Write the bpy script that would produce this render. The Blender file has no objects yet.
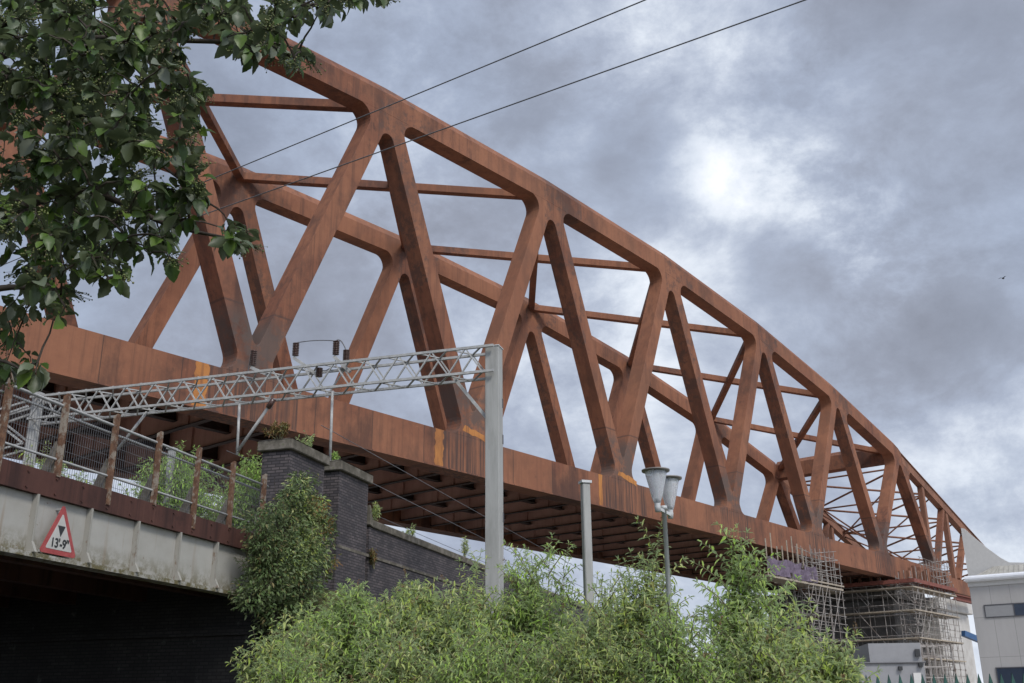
import bpy, math, random
import numpy as np
from mathutils import Vector, Matrix
R = math.radians
random.seed(7); rng = np.random.default_rng(11)
S = bpy.context.scene
col = S.collection

# ------------------------------------------------------------------ camera
F_PX = 1048.59; PITCH = 0.343; ROLL = -0.00892
CAM = Vector((0, 0, 1.65))
fw = Vector((0, math.cos(PITCH), math.sin(PITCH))); rt = Vector((1, 0, 0)); up = rt.cross(fw)
cr = rt*math.cos(ROLL) + up*math.sin(ROLL); cu = -rt*math.sin(ROLL) + up*math.cos(ROLL)
cd = bpy.data.cameras.new('Camera'); cam = bpy.data.objects.new('Camera', cd); col.objects.link(cam)
m3 = Matrix((cr, cu, -fw)).transposed()
cam.matrix_world = Matrix.Translation(CAM) @ m3.to_4x4()
cd.sensor_width = 36; cd.lens = F_PX*36/1024; cd.clip_start = .05; cd.clip_end = 6000
S.camera = cam
def at(px, py, depth):          # a world point seen in direction (px,py), `depth` metres ahead on the ground plane
    d = cr*((px-512)/F_PX) - cu*((py-341.5)/F_PX) + fw
    return CAM + d*(depth/d.y)

# ------------------------------------------------------------------ helpers
def tag(o, label=None, cat=None, group=None, kind=None):
    if label: o['label'] = label
    if cat: o['category'] = cat
    if group: o['group'] = group
    if kind: o['kind'] = kind
    return o
def thing(name, label, cat, loc=(0, 0, 0), rz=0, group=None):
    o = bpy.data.objects.new(name, None); col.objects.link(o)
    o.location = loc; o.rotation_euler = (0, 0, rz); o.empty_display_size = .2
    return tag(o, label, cat, group)
class MB:
    def __init__(s): s.v = []; s.f = []; s.sm = False
    def add(s, vs, fs):
        n = len(s.v); s.v += [tuple(v) for v in vs]; s.f += [tuple(i+n for i in f) for f in fs]; return s
    def box(s, x0, x1, y0, y1, z0, z1):
        return s.add([(x, y, z) for x in (x0, x1) for y in (y0, y1) for z in (z0, z1)],
                     [(0,1,3,2),(4,6,7,5),(0,4,5,1),(2,3,7,6),(0,2,6,4),(1,5,7,3)])
    def bar(s, a, b, w, h=None, upv=(0, 0, 1)):      # rectangular bar from a to b
        h = h or w; a = Vector(a); b = Vector(b); d = (b-a).normalized(); u = Vector(upv)
        if abs(d.dot(u)) > .98: u = Vector((1, 0, 0))
        r = d.cross(u).normalized()*(w/2); u = r.cross(d).normalized()*(h/2)
        vs = [p+r*i+u*j for p in (a, b) for i, j in ((-1,-1),(1,-1),(1,1),(-1,1))]
        return s.add(vs, [(3,2,1,0),(4,5,6,7),(0,1,5,4),(1,2,6,5),(2,3,7,6),(3,0,4,7)])
    def tube(s, pts, r, n=6, caps=True):
        pts = [Vector(p) for p in pts]; k = len(pts); rs = r if isinstance(r, (list, tuple)) else [r]*k
        vs = []; ref = None
        for i, p in enumerate(pts):
            d = (pts[min(i+1, k-1)]-pts[max(i-1, 0)]).normalized()
            if ref is None: ref = Vector((0, 0, 1)) if abs(d.z) < .9 else Vector((1, 0, 0))
            a = d.cross(ref).normalized(); b = a.cross(d).normalized(); ref = b
            for j in range(n):
                t = 2*math.pi*j/n; vs.append(p+(a*math.cos(t)+b*math.sin(t))*rs[i])
        fs = [(i*n+j, i*n+(j+1)%n, (i+1)*n+(j+1)%n, (i+1)*n+j) for i in range(k-1) for j in range(n)]
        if caps: fs += [tuple(range(n)), tuple(range((k-1)*n, k*n))]
        return s.add(vs, fs)
    def lathe(s, prof, c=(0, 0, 0), n=20):
        c = Vector(c); k = len(prof)
        vs = [c+Vector((r*math.cos(2*math.pi*j/n), r*math.sin(2*math.pi*j/n), z)) for r, z in prof for j in range(n)]
        fs = [(i*n+j, i*n+(j+1)%n, (i+1)*n+(j+1)%n, (i+1)*n+j) for i in range(k-1) for j in range(n)]
        fs += [tuple(range(n)), tuple(range((k-1)*n, k*n))]
        return s.add(vs, fs)
    def prism(s, poly, y0, y1):                       # polygon in x,z extruded along y
        n = len(poly)
        vs = [(x, y0, z) for x, z in poly] + [(x, y1, z) for x, z in poly]
        return s.add(vs, [tuple(range(n)), tuple(range(2*n-1, n-1, -1))] + [(i, i+n, (i+1)%n+n, (i+1)%n) for i in range(n)])
    def build(s, name, mat, parent=None, smooth=False, bevel=0):
        me = bpy.data.meshes.new(name); me.from_pydata(s.v, [], s.f); me.update()
        import bmesh
        bm = bmesh.new(); bm.from_mesh(me); bmesh.ops.recalc_face_normals(bm, faces=bm.faces)
        if bevel: bmesh.ops.bevel(bm, geom=[e for e in bm.edges if e.is_manifold and e.calc_face_angle(0) > .5], offset=bevel, segments=1, affect='EDGES')
        bm.to_mesh(me); bm.free()
        if smooth:
            for p in me.polygons: p.use_smooth = True
        o = bpy.data.objects.new(name, me); col.objects.link(o); o.data.materials.append(mat); o.parent = parent
        return o
def np_mesh(name, V, Fq, mat, parent=None, smooth=False):     # fast mesh from numpy arrays of quads / tris
    me = bpy.data.meshes.new(name); k = Fq.shape[1]
    me.vertices.add(len(V)); me.vertices.foreach_set('co', np.ascontiguousarray(V, np.float32).ravel())
    me.loops.add(Fq.size); me.loops.foreach_set('vertex_index', Fq.astype(np.int32).ravel())
    me.polygons.add(len(Fq)); me.polygons.foreach_set('loop_start', np.arange(0, Fq.size, k, dtype=np.int32))
    me.polygons.foreach_set('use_smooth', np.full(len(Fq), smooth)); me.update(calc_edges=True); me.validate()
    o = bpy.data.objects.new(name, me); col.objects.link(o); me.materials.append(mat); o.parent = parent
    return o

# ------------------------------------------------------------------ materials
class NT:
    def __init__(s, name, rough=.8, spec=.3):
        s.m = bpy.data.materials.new(name); s.m.use_nodes = True; s.t = s.m.node_tree; s.n = s.t.nodes; s.l = s.t.links
        s.b = s.n['Principled BSDF']; s.b.inputs['Roughness'].default_value = rough; s.b.inputs['Specular IOR Level'].default_value = spec
        s.tc = s.n.new('ShaderNodeTexCoord')
    def link(s, a, b): s.l.new(a, b)
    def coord(s, scale=(1, 1, 1), kind='Object'):
        mp = s.n.new('ShaderNodeMapping'); mp.inputs['Scale'].default_value = scale; s.link(s.tc.outputs[kind], mp.inputs['Vector']); return mp.outputs[0]
    def noise(s, scale, detail=5, rough=.6, vec=None, dist=0):
        n = s.n.new('ShaderNodeTexNoise'); n.inputs['Scale'].default_value = scale; n.inputs['Detail'].default_value = detail
        n.inputs['Roughness'].default_value = rough; n.inputs['Distortion'].default_value = dist
        s.link(vec if vec is not None else s.tc.outputs['Object'], n.inputs['Vector']); return n.outputs['Fac']
    def ramp(s, fac, stops):
        r = s.n.new('ShaderNodeValToRGB'); e = r.color_ramp.elements
        while len(e) < len(stops): e.new(.5)
        for el, (p, c) in zip(e, stops):
            el.position = p; el.color = (*c, 1) if isinstance(c, tuple) else (c, c, c, 1)
        s.link(fac, r.inputs['Fac']); return r.outputs['Color']
    def mix(s, fac, a, b, mode='MIX'):
        n = s.n.new('ShaderNodeMix'); n.data_type = 'RGBA'; n.blend_type = mode
        for i, v in ((0, fac), (6, a), (7, b)):
            if isinstance(v, (int, float)): n.inputs[i].default_value = v
            elif isinstance(v, tuple): n.inputs[i].default_value = (*v, 1)
            else: s.link(v, n.inputs[i])
        return n.outputs[2]
    def math(s, op, a, b=0., c=0.):
        n = s.n.new('ShaderNodeMath'); n.operation = op
        for i, v in enumerate((a, b, c)):
            if isinstance(v, (int, float)): n.inputs[i].default_value = v
            else: s.link(v, n.inputs[i])
        return n.outputs[0]
    def xyz(s, vec=None):
        n = s.n.new('ShaderNodeSeparateXYZ'); s.link(vec if vec is not None else s.tc.outputs['Object'], n.inputs[0]); return n.outputs
    def bump(s, h, strength=.3, dist=.02):
        b = s.n.new('ShaderNodeBump'); b.inputs['Strength'].default_value = strength; b.inputs['Distance'].default_value = dist
        s.link(h, b.inputs['Height']); s.link(b.outputs[0], s.b.inputs['Normal'])
    def out(s, c):
        s.link(c, s.b.inputs['Base Color']) if not isinstance(c, tuple) else setattr(s.b.inputs['Base Color'], 'default_value', (*c, 1)); return s.m

def mat_rust(name, dark, mid, light, stains=True, streak=.5):
    t = NT(name, .82, .28)
    broad = t.noise(.16, 5, .6, None, .4); fine = t.noise(1.7, 8, .68); sp = t.noise(11, 4, .75)
    st = t.noise(1.0, 6, .7, t.coord((2.6, 2.6, .09)))
    c = t.ramp(fine, [(.30, dark), (.46, mid), (.60, mid), (.76, light)])
    c = t.mix(t.ramp(broad, [(.44, 0.), (.56, .9)]), c, t.mix(fine, mid, light))
    c = t.mix(t.ramp(t.noise(.33, 6, .65, t.coord((1, 1, .6))), [(.50, 0.), (.62, .75)]), c, dark)
    c = t.mix(t.math('MULTIPLY', t.ramp(st, [(.50, 0.), (.62, 1.)]), streak), c, dark)
    c = t.mix(t.math('MULTIPLY', t.ramp(st, [(.34, 1.), (.43, 0.)]), streak*.7), c, light)
    c = t.mix(t.ramp(sp, [(.58, 0.), (.72, .4)]), c, dark)
    if stains:
        X, Y, Z = t.xyz()
        wv = t.n.new('ShaderNodeTexWhiteNoise'); wv.noise_dimensions = '1D'
        t.link(t.math('FLOOR', t.math('MULTIPLY', X, .27)), wv.inputs['W'])
        c = t.mix(t.math('MULTIPLY', wv.outputs['Value'], .45), c, light)
        # erection joints in the plates of the lower chord
        jm = t.math('MULTIPLY', t.math('LESS_THAN', t.math('FLOORED_MODULO', X, 3.7037), .055), t.math('LESS_THAN', Z, .1))
        c = t.mix(t.math('MULTIPLY', jm, .7), c, (.045, .028, .022))
        jd = t.math('MULTIPLY', t.math('LESS_THAN', t.math('ABSOLUTE', t.math('SUBTRACT', Z, 3.3)), .05), 1.)
        c = t.mix(t.math('MULTIPLY', jd, .6), c, (.05, .03, .024))
        # grey dirt on the welded joints at the bottom nodes, dark blotches at the top nodes
        fx = t.math('ABSOLUTE', t.math('SUBTRACT', t.math('FLOORED_MODULO', t.math('ADD', X, 7.35+7.5), 15.), 7.5))
        zb = t.math('SUBTRACT', 1., t.math('MULTIPLY', t.math('ABSOLUTE', t.math('SUBTRACT', Z, 1.5)), .5))
        mb = t.math('MULTIPLY', t.math('MINIMUM', t.math('MULTIPLY', t.math('MAXIMUM', zb, 0.), 1.8), 1.), t.math('GREATER_THAN', 3.3, fx))
        mb = t.math('MULTIPLY', mb, t.ramp(t.noise(.8, 7, .75), [(.40, 0.), (.52, 1.)]))
        c = t.mix(t.math('MULTIPLY', mb, .85), c, (.075, .056, .048))
        rn = t.math('MULTIPLY', t.math('GREATER_THAN', 2.6, fx), t.math('LESS_THAN', Z, .2))      # run-off below each bottom node
        rn = t.math('MULTIPLY', rn, t.ramp(t.noise(1., 5, .7, t.coord((4.2, 4.2, .12))), [(.44, 0.), (.58, .9)]))
        c = t.mix(rn, c, (.055, .034, .028))
        gt = t.math('FLOORED_MODULO', t.math('ADD', X, .4), 15.)
        mt = t.math('MULTIPLY', t.math('GREATER_THAN', 3.2, t.math('ABSOLUTE', t.math('SUBTRACT', gt, 1.0))), t.math('GREATER_THAN', Z, 8.))
        mt = t.math('MULTIPLY', mt, t.ramp(t.noise(1.1, 7, .78), [(.48, 0.), (.58, .75)]))
        c = t.mix(mt, c, (.075, .044, .034))
        ch = t.noise(2.4, 5, .8, t.coord((1, 1, 1.6)))
        c = t.mix(t.ramp(ch, [(.70, 0.), (.735, .55)]), c, (.36, .31, .28))
    t.bump(fine, .25, .02)
    return t.out(c)
M = {}
M['rust'] = mat_rust('weathering_steel', (.050, .026, .020), (.142, .056, .032), (.245, .107, .057))
M['rust_bounce_lit'] = mat_rust('weathering_steel_bounce_lit', (.32, .175, .14), (.41, .235, .185), (.47, .28, .225), False, .5)  # same steel made paler: bounced light under the deck is put into the colour
M['flange'] = mat_rust('shade_darkened_flange_steel', (.022, .013, .011), (.035, .02, .016), (.05, .028, .022), False, .4)  # same steel made darker: shade on flanges and stringers is put into the colour
M['rust_nose'] = mat_rust('weathering_steel_nose', (.10, .052, .035), (.17, .08, .05), (.24, .115, .07), False, .4)
M['rust_orange'] = mat_rust('fresh_rust', (.16, .066, .03), (.32, .13, .038), (.42, .185, .05), False, .8)
M['rust_paint'] = mat_rust('rusty_red_band', (.028, .013, .011), (.06, .025, .019), (.095, .042, .031), False, .8)

def mat_noise(name, stops, scale=3, rough=.8, spec=.3, detail=6, bump=.2, vec=None, dist=.01):
    t = NT(name, rough, spec); f = t.noise(scale, detail, .65, t.coord(vec) if vec else None)
    if bump: t.bump(f, bump, dist)
    return t.out(t.ramp(f, stops))
def mat_flat(name, c, rough=.6, spec=.4, var=.15, scale=4):
    a = tuple(x*(1-var) for x in c); b = tuple(min(1, x*(1+var)) for x in c)
    return mat_noise(name, [(.3, a), (.7, b)], scale, rough, spec, 5, .05)
M['galv'] = mat_flat('galvanised_steel', (.29, .29, .28), .55, .4, .22, 6)
M['mast'] = mat_noise('weathered_galvanised_mast', [(.3, (.19, .19, .178)), (.52, (.265, .265, .25)), (.75, (.31, .31, .295))], 1.2, .65, .3, 7, .05, (3, 3, .5))
M['lampgrey'] = mat_flat('lamp_grey_paint', (.42, .425, .42), .5, .4, .1)
M['hood'] = mat_flat('weathered_hood', (.15, .135, .12), .5, .4, .2)
M['black'] = mat_flat('black_polymer', (.02, .02, .02), .4, .4, .2)
M['insul'] = mat_flat('brown_insulator', (.06, .03, .024), .3, .5, .2)
M['tube'] = mat_noise('scaffold_tube', [(.35, (.12, .095, .08)), (.55, (.25, .23, .21)), (.75, (.36, .34, .32))], 1.5, .7, .3, 5, 0)
M['wire'] = mat_flat('cable_black', (.10, .10, .105), .6, .3, .2)
M['concrete'] = mat_noise('concrete', [(.3, (.30, .285, .26)), (.6, (.40, .385, .36)), (.8, (.46, .44, .41))], .8, .9, .2, 8, .15)
M['capstone'] = mat_noise('mossy_coping_stone', [(.3, (.055, .05, .04)), (.5, (.10, .09, .072)), (.62, (.15, .135, .115)), (.75, (.09, .095, .05))], 3.5, .95, .15, 8, .5)
M['ply'] = mat_flat('scaffold_board', (.27, .23, .18), .9, .2, .3)
M['dark_sheet'] = mat_flat('dark_shuttering', (.10, .095, .09), .9, .2, .3, 1)
M['red_steel'] = mat_flat('red_oxide_beam', (.15, .05, .036), .7, .3, .25)
M['blue'] = mat_flat('blue_paint', (.03, .075, .16), .5, .4, .1)
M['purple'] = mat_flat('purple_netting', (.115, .09, .12), .8, .2, .35)
M['white'] = mat_flat('white_coated_metal', (.58, .59, .61), .4, .5, .05)
t = NT('grey_cladding', .55, .35); X_, Y_, Z_ = t.xyz()
c = t.ramp(t.noise(.6, 7, .7, t.coord((1, 1, .35))), [(.3, (.29, .28, .268)), (.7, (.35, .338, .325))])
jn = t.math('MAXIMUM', t.math('LESS_THAN', t.math('FLOORED_MODULO', X_, 1.2), .025), t.math('LESS_THAN', t.math('FLOORED_MODULO', Z_, 2.45), .025))
M['clad'] = t.out(t.mix(t.math('MULTIPLY', jn, .55), c, (.09, .088, .085)))
M['clad_light'] = mat_flat('pale_cladding', (.44, .43, .41), .6, .35, .06)
M['roofsheet'] = mat_noise('roof_sheet', [(.35, (.27, .26, .23)), (.65, (.36, .345, .31))], 2, .8, .3, 5, .1)
M['frame_dark'] = mat_flat('dark_window_frame', (.06, .06, .065), .5, .4, .1)
M['pane_grey'] = mat_flat('obscured_pane', (.22, .22, .22), .25, .5, .05)
M['cabin'] = mat_flat('cabin_grey', (.19, .19, .195), .5, .4, .08, 2)
M['green_paint'] = mat_flat('green_palisade_paint', (.012, .055, .042), .5, .4, .25)
t = NT('dark_glass', .05, .6); M['glass'] = t.out((.02, .03, .05))
t = NT('lantern_bowl', .25, .5); t.b.inputs['Transmission Weight'].default_value = .75; t.b.inputs['IOR'].default_value = 1.1
M['bowl'] = t.out((.86, .88, .9))
# girder plate: cream-grey paint, rust freckles, moss along the bottom flange
t = NT('flaking_cream_paint', .65, .3)
c = t.ramp(t.noise(1.1, 6, .6), [(.3, (.25, .24, .21)), (.6, (.31, .30, .27)), (.8, (.35, .34, .31))])
c = t.mix(t.ramp(t.noise(7, 5, .7), [(.64, 0.), (.70, 1.)]), c, (.13, .06, .03))
c = t.mix(t.math('MULTIPLY', t.ramp(t.noise(1.5, 5, .6, t.coord((3.5, 3.5, .25))), [(.58, 0.), (.70, 1.)]), .45), c, (.19, .12, .07))
Z = t.xyz()[2]
low = t.math('MULTIPLY', t.ramp(t.math('MULTIPLY', t.math('SUBTRACT', 4.72, Z), 2.), [(.0, 0.), (.9, 1.)]), t.ramp(t.noise(4.5, 6, .75), [(.42, 0.), (.56, 1.)]))
c = t.mix(low, c, (.10, .085, .04)); t.bump(t.noise(5, 5), .15, .01)
M['girder'] = t.out(c)
M['stiff'] = (lambda t: t.out(t.mix(t.ramp(t.noise(4, 6, .7, t.coord((1, 1, .5))), [(.57, 0.), (.66, .9)]), (.25, .24, .21), (.12, .068, .036))))(NT('rust_edged_stiffener', .8, .2))
M['rusty_post'] = (lambda t: t.out(t.mix(t.ramp(t.noise(5, 6, .7), [(.42, 0.), (.5, 1.)]), (.20, .17, .135), t.ramp(t.noise(9, 5), [(.3, (.06, .032, .022)), (.7, (.155, .085, .05))]))))(NT('rusty_angle_post', .85, .2))
# bricks
def mat_brick(name, c1, c2, mortar, sx=1.):
    t = NT(name, .75, .35)
    cv = t.n.new('ShaderNodeCombineXYZ'); X, Y, Z = t.xyz()
    t.link(t.math('ADD', X, Y), cv.inputs[0]); t.link(Z, cv.inputs[1])
    b = t.n.new('ShaderNodeTexBrick'); t.link(cv.outputs[0], b.inputs['Vector'])
    b.inputs['Scale'].default_value = 1.; b.inputs['Brick Width'].default_value = .235; b.inputs['Row Height'].default_value = .078
    b.inputs['Mortar Size'].default_value = .011; b.inputs['Bias'].default_value = 0.
    b.inputs['Color1'].default_value = (*c1, 1); b.inputs['Color2'].default_value = (*c2, 1); b.inputs['Mortar'].default_value = (*mortar, 1)
    c = t.mix(t.ramp(t.noise(1.1, 6, .7), [(.35, .0), (.7, .75)]), b.outputs['Color'], tuple(x*.45 for x in c1))
    c = t.mix(t.ramp(t.noise(2.5, 6, .75), [(.6, 0.), (.72, .5)]), c, (.16, .155, .15))
    t.bump(b.outputs['Fac'], -.5, .01)
    return t.out(c)
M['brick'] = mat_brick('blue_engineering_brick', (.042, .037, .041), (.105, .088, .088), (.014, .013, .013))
M['brick_shaded'] = mat_brick('shade_darkened_brick', (.028, .026, .026), (.045, .041, .041), (.014, .014, .014))  # darker copy of the brick, with the underpass shade put into its colour
# ground
M['soil'] = mat_noise('rough_ground', [(.35, (.05, .042, .028)), (.55, (.06, .065, .025)), (.7, (.09, .095, .04))], .8, .95, .1, 8, .5, None, .05)
M['asphalt'] = mat_noise('asphalt', [(.35, (.04, .04, .042)), (.7, (.065, .064, .062))], 6, .9, .2, 8, .3)
M['paving'] = mat_noise('paving', [(.35, (.17, .165, .155)), (.7, (.25, .24, .225))], 3, .9, .2, 8, .2)
M['bounce_yard'] = mat_noise('pale_bounce_aggregate', [(.35, (.42, .40, .37)), (.65, (.55, .53, .49))], 1.5, .95, .1, 8, .3)  # kept pale to reflect light upwards
M['kerb'] = mat_flat('kerb_stone', (.27, .26, .25), .9, .2, .15)
M['paint'] = mat_flat('road_paint', (.62, .62, .58), .7, .3, .12)
M['ballast'] = mat_noise('ballast', [(.35, (.10, .09, .08)), (.65, (.20, .18, .155))], 9, .95, .1, 8, .6, None, .05)
# leaves
def mat_leaf(name, cols, under=None, trans=.35, rough=.55):
    t = NT(name, rough, .35); g = t.n.new('ShaderNodeNewGeometry')
    k = len(cols); c = t.ramp(g.outputs['Random Per Island'], [(i/(k-1), cc) for i, cc in enumerate(cols)])
    if under: c = t.mix(g.outputs['Backfacing'], c, under)
    t.out(c)
    tr = t.n.new('ShaderNodeBsdfTranslucent'); t.link(c, tr.inputs['Color'])
    mx = t.n.new('ShaderNodeMixShader'); mx.inputs[0].default_value = trans
    o = t.n['Material Output']; t.link(t.b.outputs[0], mx.inputs[1]); t.link(tr.outputs[0], mx.inputs[2]); t.link(mx.outputs[0], o.inputs['Surface'])
    return t.m
M['leaf_tree'] = mat_leaf('tree_leaf', [(.032, .062, .012), (.055, .105, .017), (.12, .19, .03), (.045, .085, .016), (.19, .21, .16), (.038, .07, .014)], (.075, .095, .045), .42, .42)
M['leaf_budd'] = mat_leaf('buddleia_leaf', [(.28, .38, .055), (.38, .47, .10), (.49, .54, .22), (.32, .41, .06), (.55, .58, .29), (.34, .32, .08)], (.40, .49, .25), .5, .7)
M['leaf_bright'] = mat_leaf('bright_leaf', [(.22, .40, .05), (.30, .48, .08), (.38, .52, .15), (.25, .40, .07)], (.36, .48, .18), .4, .65)
M['leaf_pale'] = mat_leaf('pale_scrub_leaf', [(.28, .30, .16), (.36, .36, .22), (.22, .27, .10), (.30, .26, .15)], None, .4, .7)
M['leaf_fresh'] = mat_leaf('fresh_buddleia_leaf', [(.25, .41, .06), (.35, .49, .10), (.45, .55, .18), (.28, .42, .07), (.50, .57, .26)], (.39, .48, .24), .5, .65)
M['leaf_dry'] = mat_leaf('dry_seed_head', [(.14, .08, .04), (.20, .12, .06), (.24, .17, .09)], None, .2, .8)
M['leaf_dark'] = mat_leaf('ivy_leaf', [(.045, .08, .022), (.075, .12, .035), (.12, .17, .055), (.08, .12, .045), (.17, .13, .045)], (.12, .15, .07), .3, .55)
M['leaf_red'] = mat_leaf('turning_leaf', [(.16, .075, .03), (.2, .13, .04), (.13, .15, .05)], None, .3, .6)
M['bark'] = mat_noise('bark', [(.3, (.03, .025, .02)), (.7, (.075, .062, .05))], 12, .9, .2, 7, .5)
M['stem'] = mat_noise('young_stem', [(.3, (.10, .09, .05)), (.7, (.17, .16, .09))], 6, .8, .2, 4, .1)
M['berry'] = mat_leaf('unripe_berry', [(.09, .12, .03), (.14, .165, .05), (.17, .15, .07)], None, .15, .4)
M['feather'] = mat_flat('dark_feather', (.03, .03, .035), .7, .2, .2)

# ------------------------------------------------------------------ world and sun
SUN_DIR = Vector((.38, -.72, .85)).normalized()
W = bpy.data.worlds.new('World'); S.world = W; W.use_nodes = True
wt = W.node_tree; wn = wt.nodes; wl = wt.links
bg = wn['Background']; bg.inputs['Strength'].default_value = .1
sky = wn.new('ShaderNodeTexSky'); sky.sky_type = 'NISHITA'; sky.sun_disc = False
sky.sun_elevation = math.asin(SUN_DIR.z); sky.sun_rotation = math.atan2(SUN_DIR.x, SUN_DIR.y); sky.air_density = 1.2; sky.dust_density = 2
class WN(NT):
    def __init__(s): s.t = wt; s.n = wn; s.l = wl; s.tc = wn.new('ShaderNodeTexCoord')
w = WN()
dirv = w.tc.outputs['Generated']
X, Y, Z = w.xyz(dirv)
mpv = wn.new('ShaderNodeMapping'); mpv.inputs['Scale'].default_value = (1, 1, 1.45); mpv.inputs['Location'].default_value = (.37, 1.9, .2); wl.new(dirv, mpv.inputs['Vector']); cl = mpv.outputs[0]
n1 = w.noise(2.4, 9, .56, cl, .1); n2 = w.noise(6.5, 10, .66, cl, .15); n3 = w.noise(1.4, 3, .5, cl)
def blob(px, py, inner, outer):
    d = (at(px, py, 10)-CAM).normalized(); v = wn.new('ShaderNodeVectorMath'); v.operation = 'DOT_PRODUCT'
    wl.new(dirv, v.inputs[0]); v.inputs[1].default_value = d
    mr = wn.new('ShaderNodeMapRange'); mr.interpolation_type = 'SMOOTHERSTEP'; wl.new(v.outputs['Value'], mr.inputs['Value'])
    mr.inputs['From Min'].default_value = math.cos(R(outer)); mr.inputs['From Max'].default_value = math.cos(R(inner)); return mr.outputs[0]
CL = 6.6
val = w.math('ADD', w.math('MULTIPLY', n1, .55), w.math('MULTIPLY', n2, .45))
tone = w.math('ADD', w.math('MULTIPLY', w.math('SUBTRACT', val, .5), 1.0), .475)
rag = w.ramp(n2, [(.36, .6), (.62, 1.35)])
for px, py, a_, b_, amt in ((800, 195, 2, 13, .035), (700, 168, 0, 2.4, .05), (742, 182, 0, 3.2, .055), (792, 186, 0, 4.2, .06), (838, 205, 0, 4.2, .055), (872, 242, 0, 3.8, .07), (888, 280, 0, 3.2, .06), (705, 90, 0, 8, .05), (615, 35, 0, 4.5, .055),
        (580, 335, 1, 8, .07), (450, 90, 2, 12, .03), (965, 460, 1, 8, .07), (650, 165, 0, 4.2, -.08), (625, 130, 0, 4, -.03), (960, 345, 1, 4, -.06), (790, 268, 0, 3.6, -.07), (980, 90, 1, 8, -.05), (470, 330, 1, 6, .03), (300, 130, 2, 12, .03), (560, 230, 1, 5, -.02)):
    tone = w.math('ADD', tone, w.math('MULTIPLY', w.math('MULTIPLY', blob(px, py, a_, b_), amt), rag))
hz = w.math('MULTIPLY', w.math('SUBTRACT', 1., w.math('MINIMUM', w.math('MULTIPLY', w.math('MAXIMUM', Z, 0.), 4.), 1.)), .19)   # brighter low sky
tone = w.math('ADD', tone, hz)
cloud = w.ramp(tone, [(.34, (.215, .235, .29)), (.44, (.275, .305, .38)), (.51, (.34, .385, .485)), (.575, (.44, .49, .59)), (.65, (.62, .67, .75)), (.78, (.84, .87, .92))])
gap = w.math('MULTIPLY', w.ramp(n3, [(.5, 0.), (.68, 1.)]), .2)
# the overcast is thinner and brighter on the sun's side of the sky, behind the viewer
vm = wn.new('ShaderNodeVectorMath'); vm.operation = 'SCALE'; wl.new(cloud, vm.inputs[0])
dp = wn.new('ShaderNodeVectorMath'); dp.operation = 'DOT_PRODUCT'; wl.new(dirv, dp.inputs[0]); dp.inputs[1].default_value = SUN_DIR
wl.new(w.math('MULTIPLY', w.math('ADD', w.math('MULTIPLY', w.math('POWER', w.math('MAXIMUM', w.math('SUBTRACT', dp.outputs['Value'], .35), 0.), 1.3), 5.5), 1.), CL), vm.inputs['Scale'])
skyc = w.mix(gap, vm.outputs[0], sky.outputs[0])
wl.new(skyc, bg.inputs['Color'])
sd = bpy.data.lights.new('Sun', 'SUN'); sd.energy = 1.5; sd.angle = R(14); sd.color = (1, .95, .88)
so = bpy.data.objects.new('Sun', sd); col.objects.link(so); so.rotation_euler = SUN_DIR.to_track_quat('Z', 'Y').to_euler(); so.location = SUN_DIR*60
S.view_settings.view_transform = 'Standard'; S.view_settings.look = 'None'; S.view_settings.exposure = .9; S.view_settings.gamma = 1
S.view_settings.use_curve_mapping = False

# ------------------------------------------------------------------ frames
A = R(16.9386)                                     # railway runs 17 degrees right of the view
U = Vector((math.sin(A), math.cos(A), 0)); N = Vector((-math.cos(A), math.sin(A), 0)); RZ = math.pi/2 - A
def rf(u, n, z=0): return U*u + N*n + Vector((0, 0, z))

# ------------------------------------------------------------------ ground, road, embankment
def sheet(name, pts, z, mat):
    m = MB(); m.add([(p[0], p[1], z) for p in pts], [tuple(range(len(pts)))]); return tag(m.build(name, mat), kind='structure')
sheet('ground', [(-2500, -600), (2500, -600), (2500, 3500), (-2500, 3500)], 0, M['soil'])
def strip(name, u0, u1, n0, n1, z, mat): return sheet(name, [rf(u0, n0), rf(u1, n0), rf(u1, n1), rf(u0, n1)], z, mat)
strip('road', 9.5, 17.0, -70, 70, .006, M['asphalt'])
ml = MB()
for i in range(-16, 16):
    c = [rf(13.2, i*4, .012), rf(13.32, i*4, .012), rf(13.32, i*4+2, .012), rf(13.2, i*4+2, .012)]
    ml.add(c, [(0, 1, 2, 3)])
tag(ml.build('road_markings', M['paint']), kind='structure')
def rbox(name, u0, u1, n0, n1, z0, z1, mat, kind='structure', bevel=0):
    m = MB(); m.box(u0, u1, n0, n1, z0, z1); o = m.build(name, mat, None, False, bevel); o.rotation_euler = (0, 0, RZ)
    return tag(o, kind=kind)
rbox('kerb', 17.0, 17.16, -70, 70, -.05, .125, M['kerb'], bevel=.015)
rbox('kerb', 9.34, 9.5, -70, 70, -.05, .125, M['kerb'], bevel=.015)
rbox('pavement', 17.16, 19.4, -70, 70, -.05, .115, M['paving'])
rbox('pavement', 7.4, 9.34, -70, 70, -.05, .115, M['paving'])
pts_ = [(-60, 30), (25, 24), (140, 60), (160, 190), (60, 190), (-60, 90)]
sheet('bounce_yard', pts_, .004, M['bounce_yard'])  # unseen pale sheet, added to bounce light onto the deck underside
def emb_h(u, n):
    s = min(max((n-4.0)/8.6, 0), 1); e = min(max((u-20.2)/3.2, 0), 1)
    return 4.6*(s*s*(3-2*s))*e
g = MB(); us = np.concatenate([np.linspace(20, 30, 26), np.linspace(32, 220, 30)]); ns = np.linspace(3, 12.98, 22)
for u in us:
    for n in ns:
        g.v.append(tuple(rf(u, n, emb_h(u, n) + .02 + .12*math.sin(u*1.7+n*2.3)*math.sin(n*1.1))))
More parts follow.
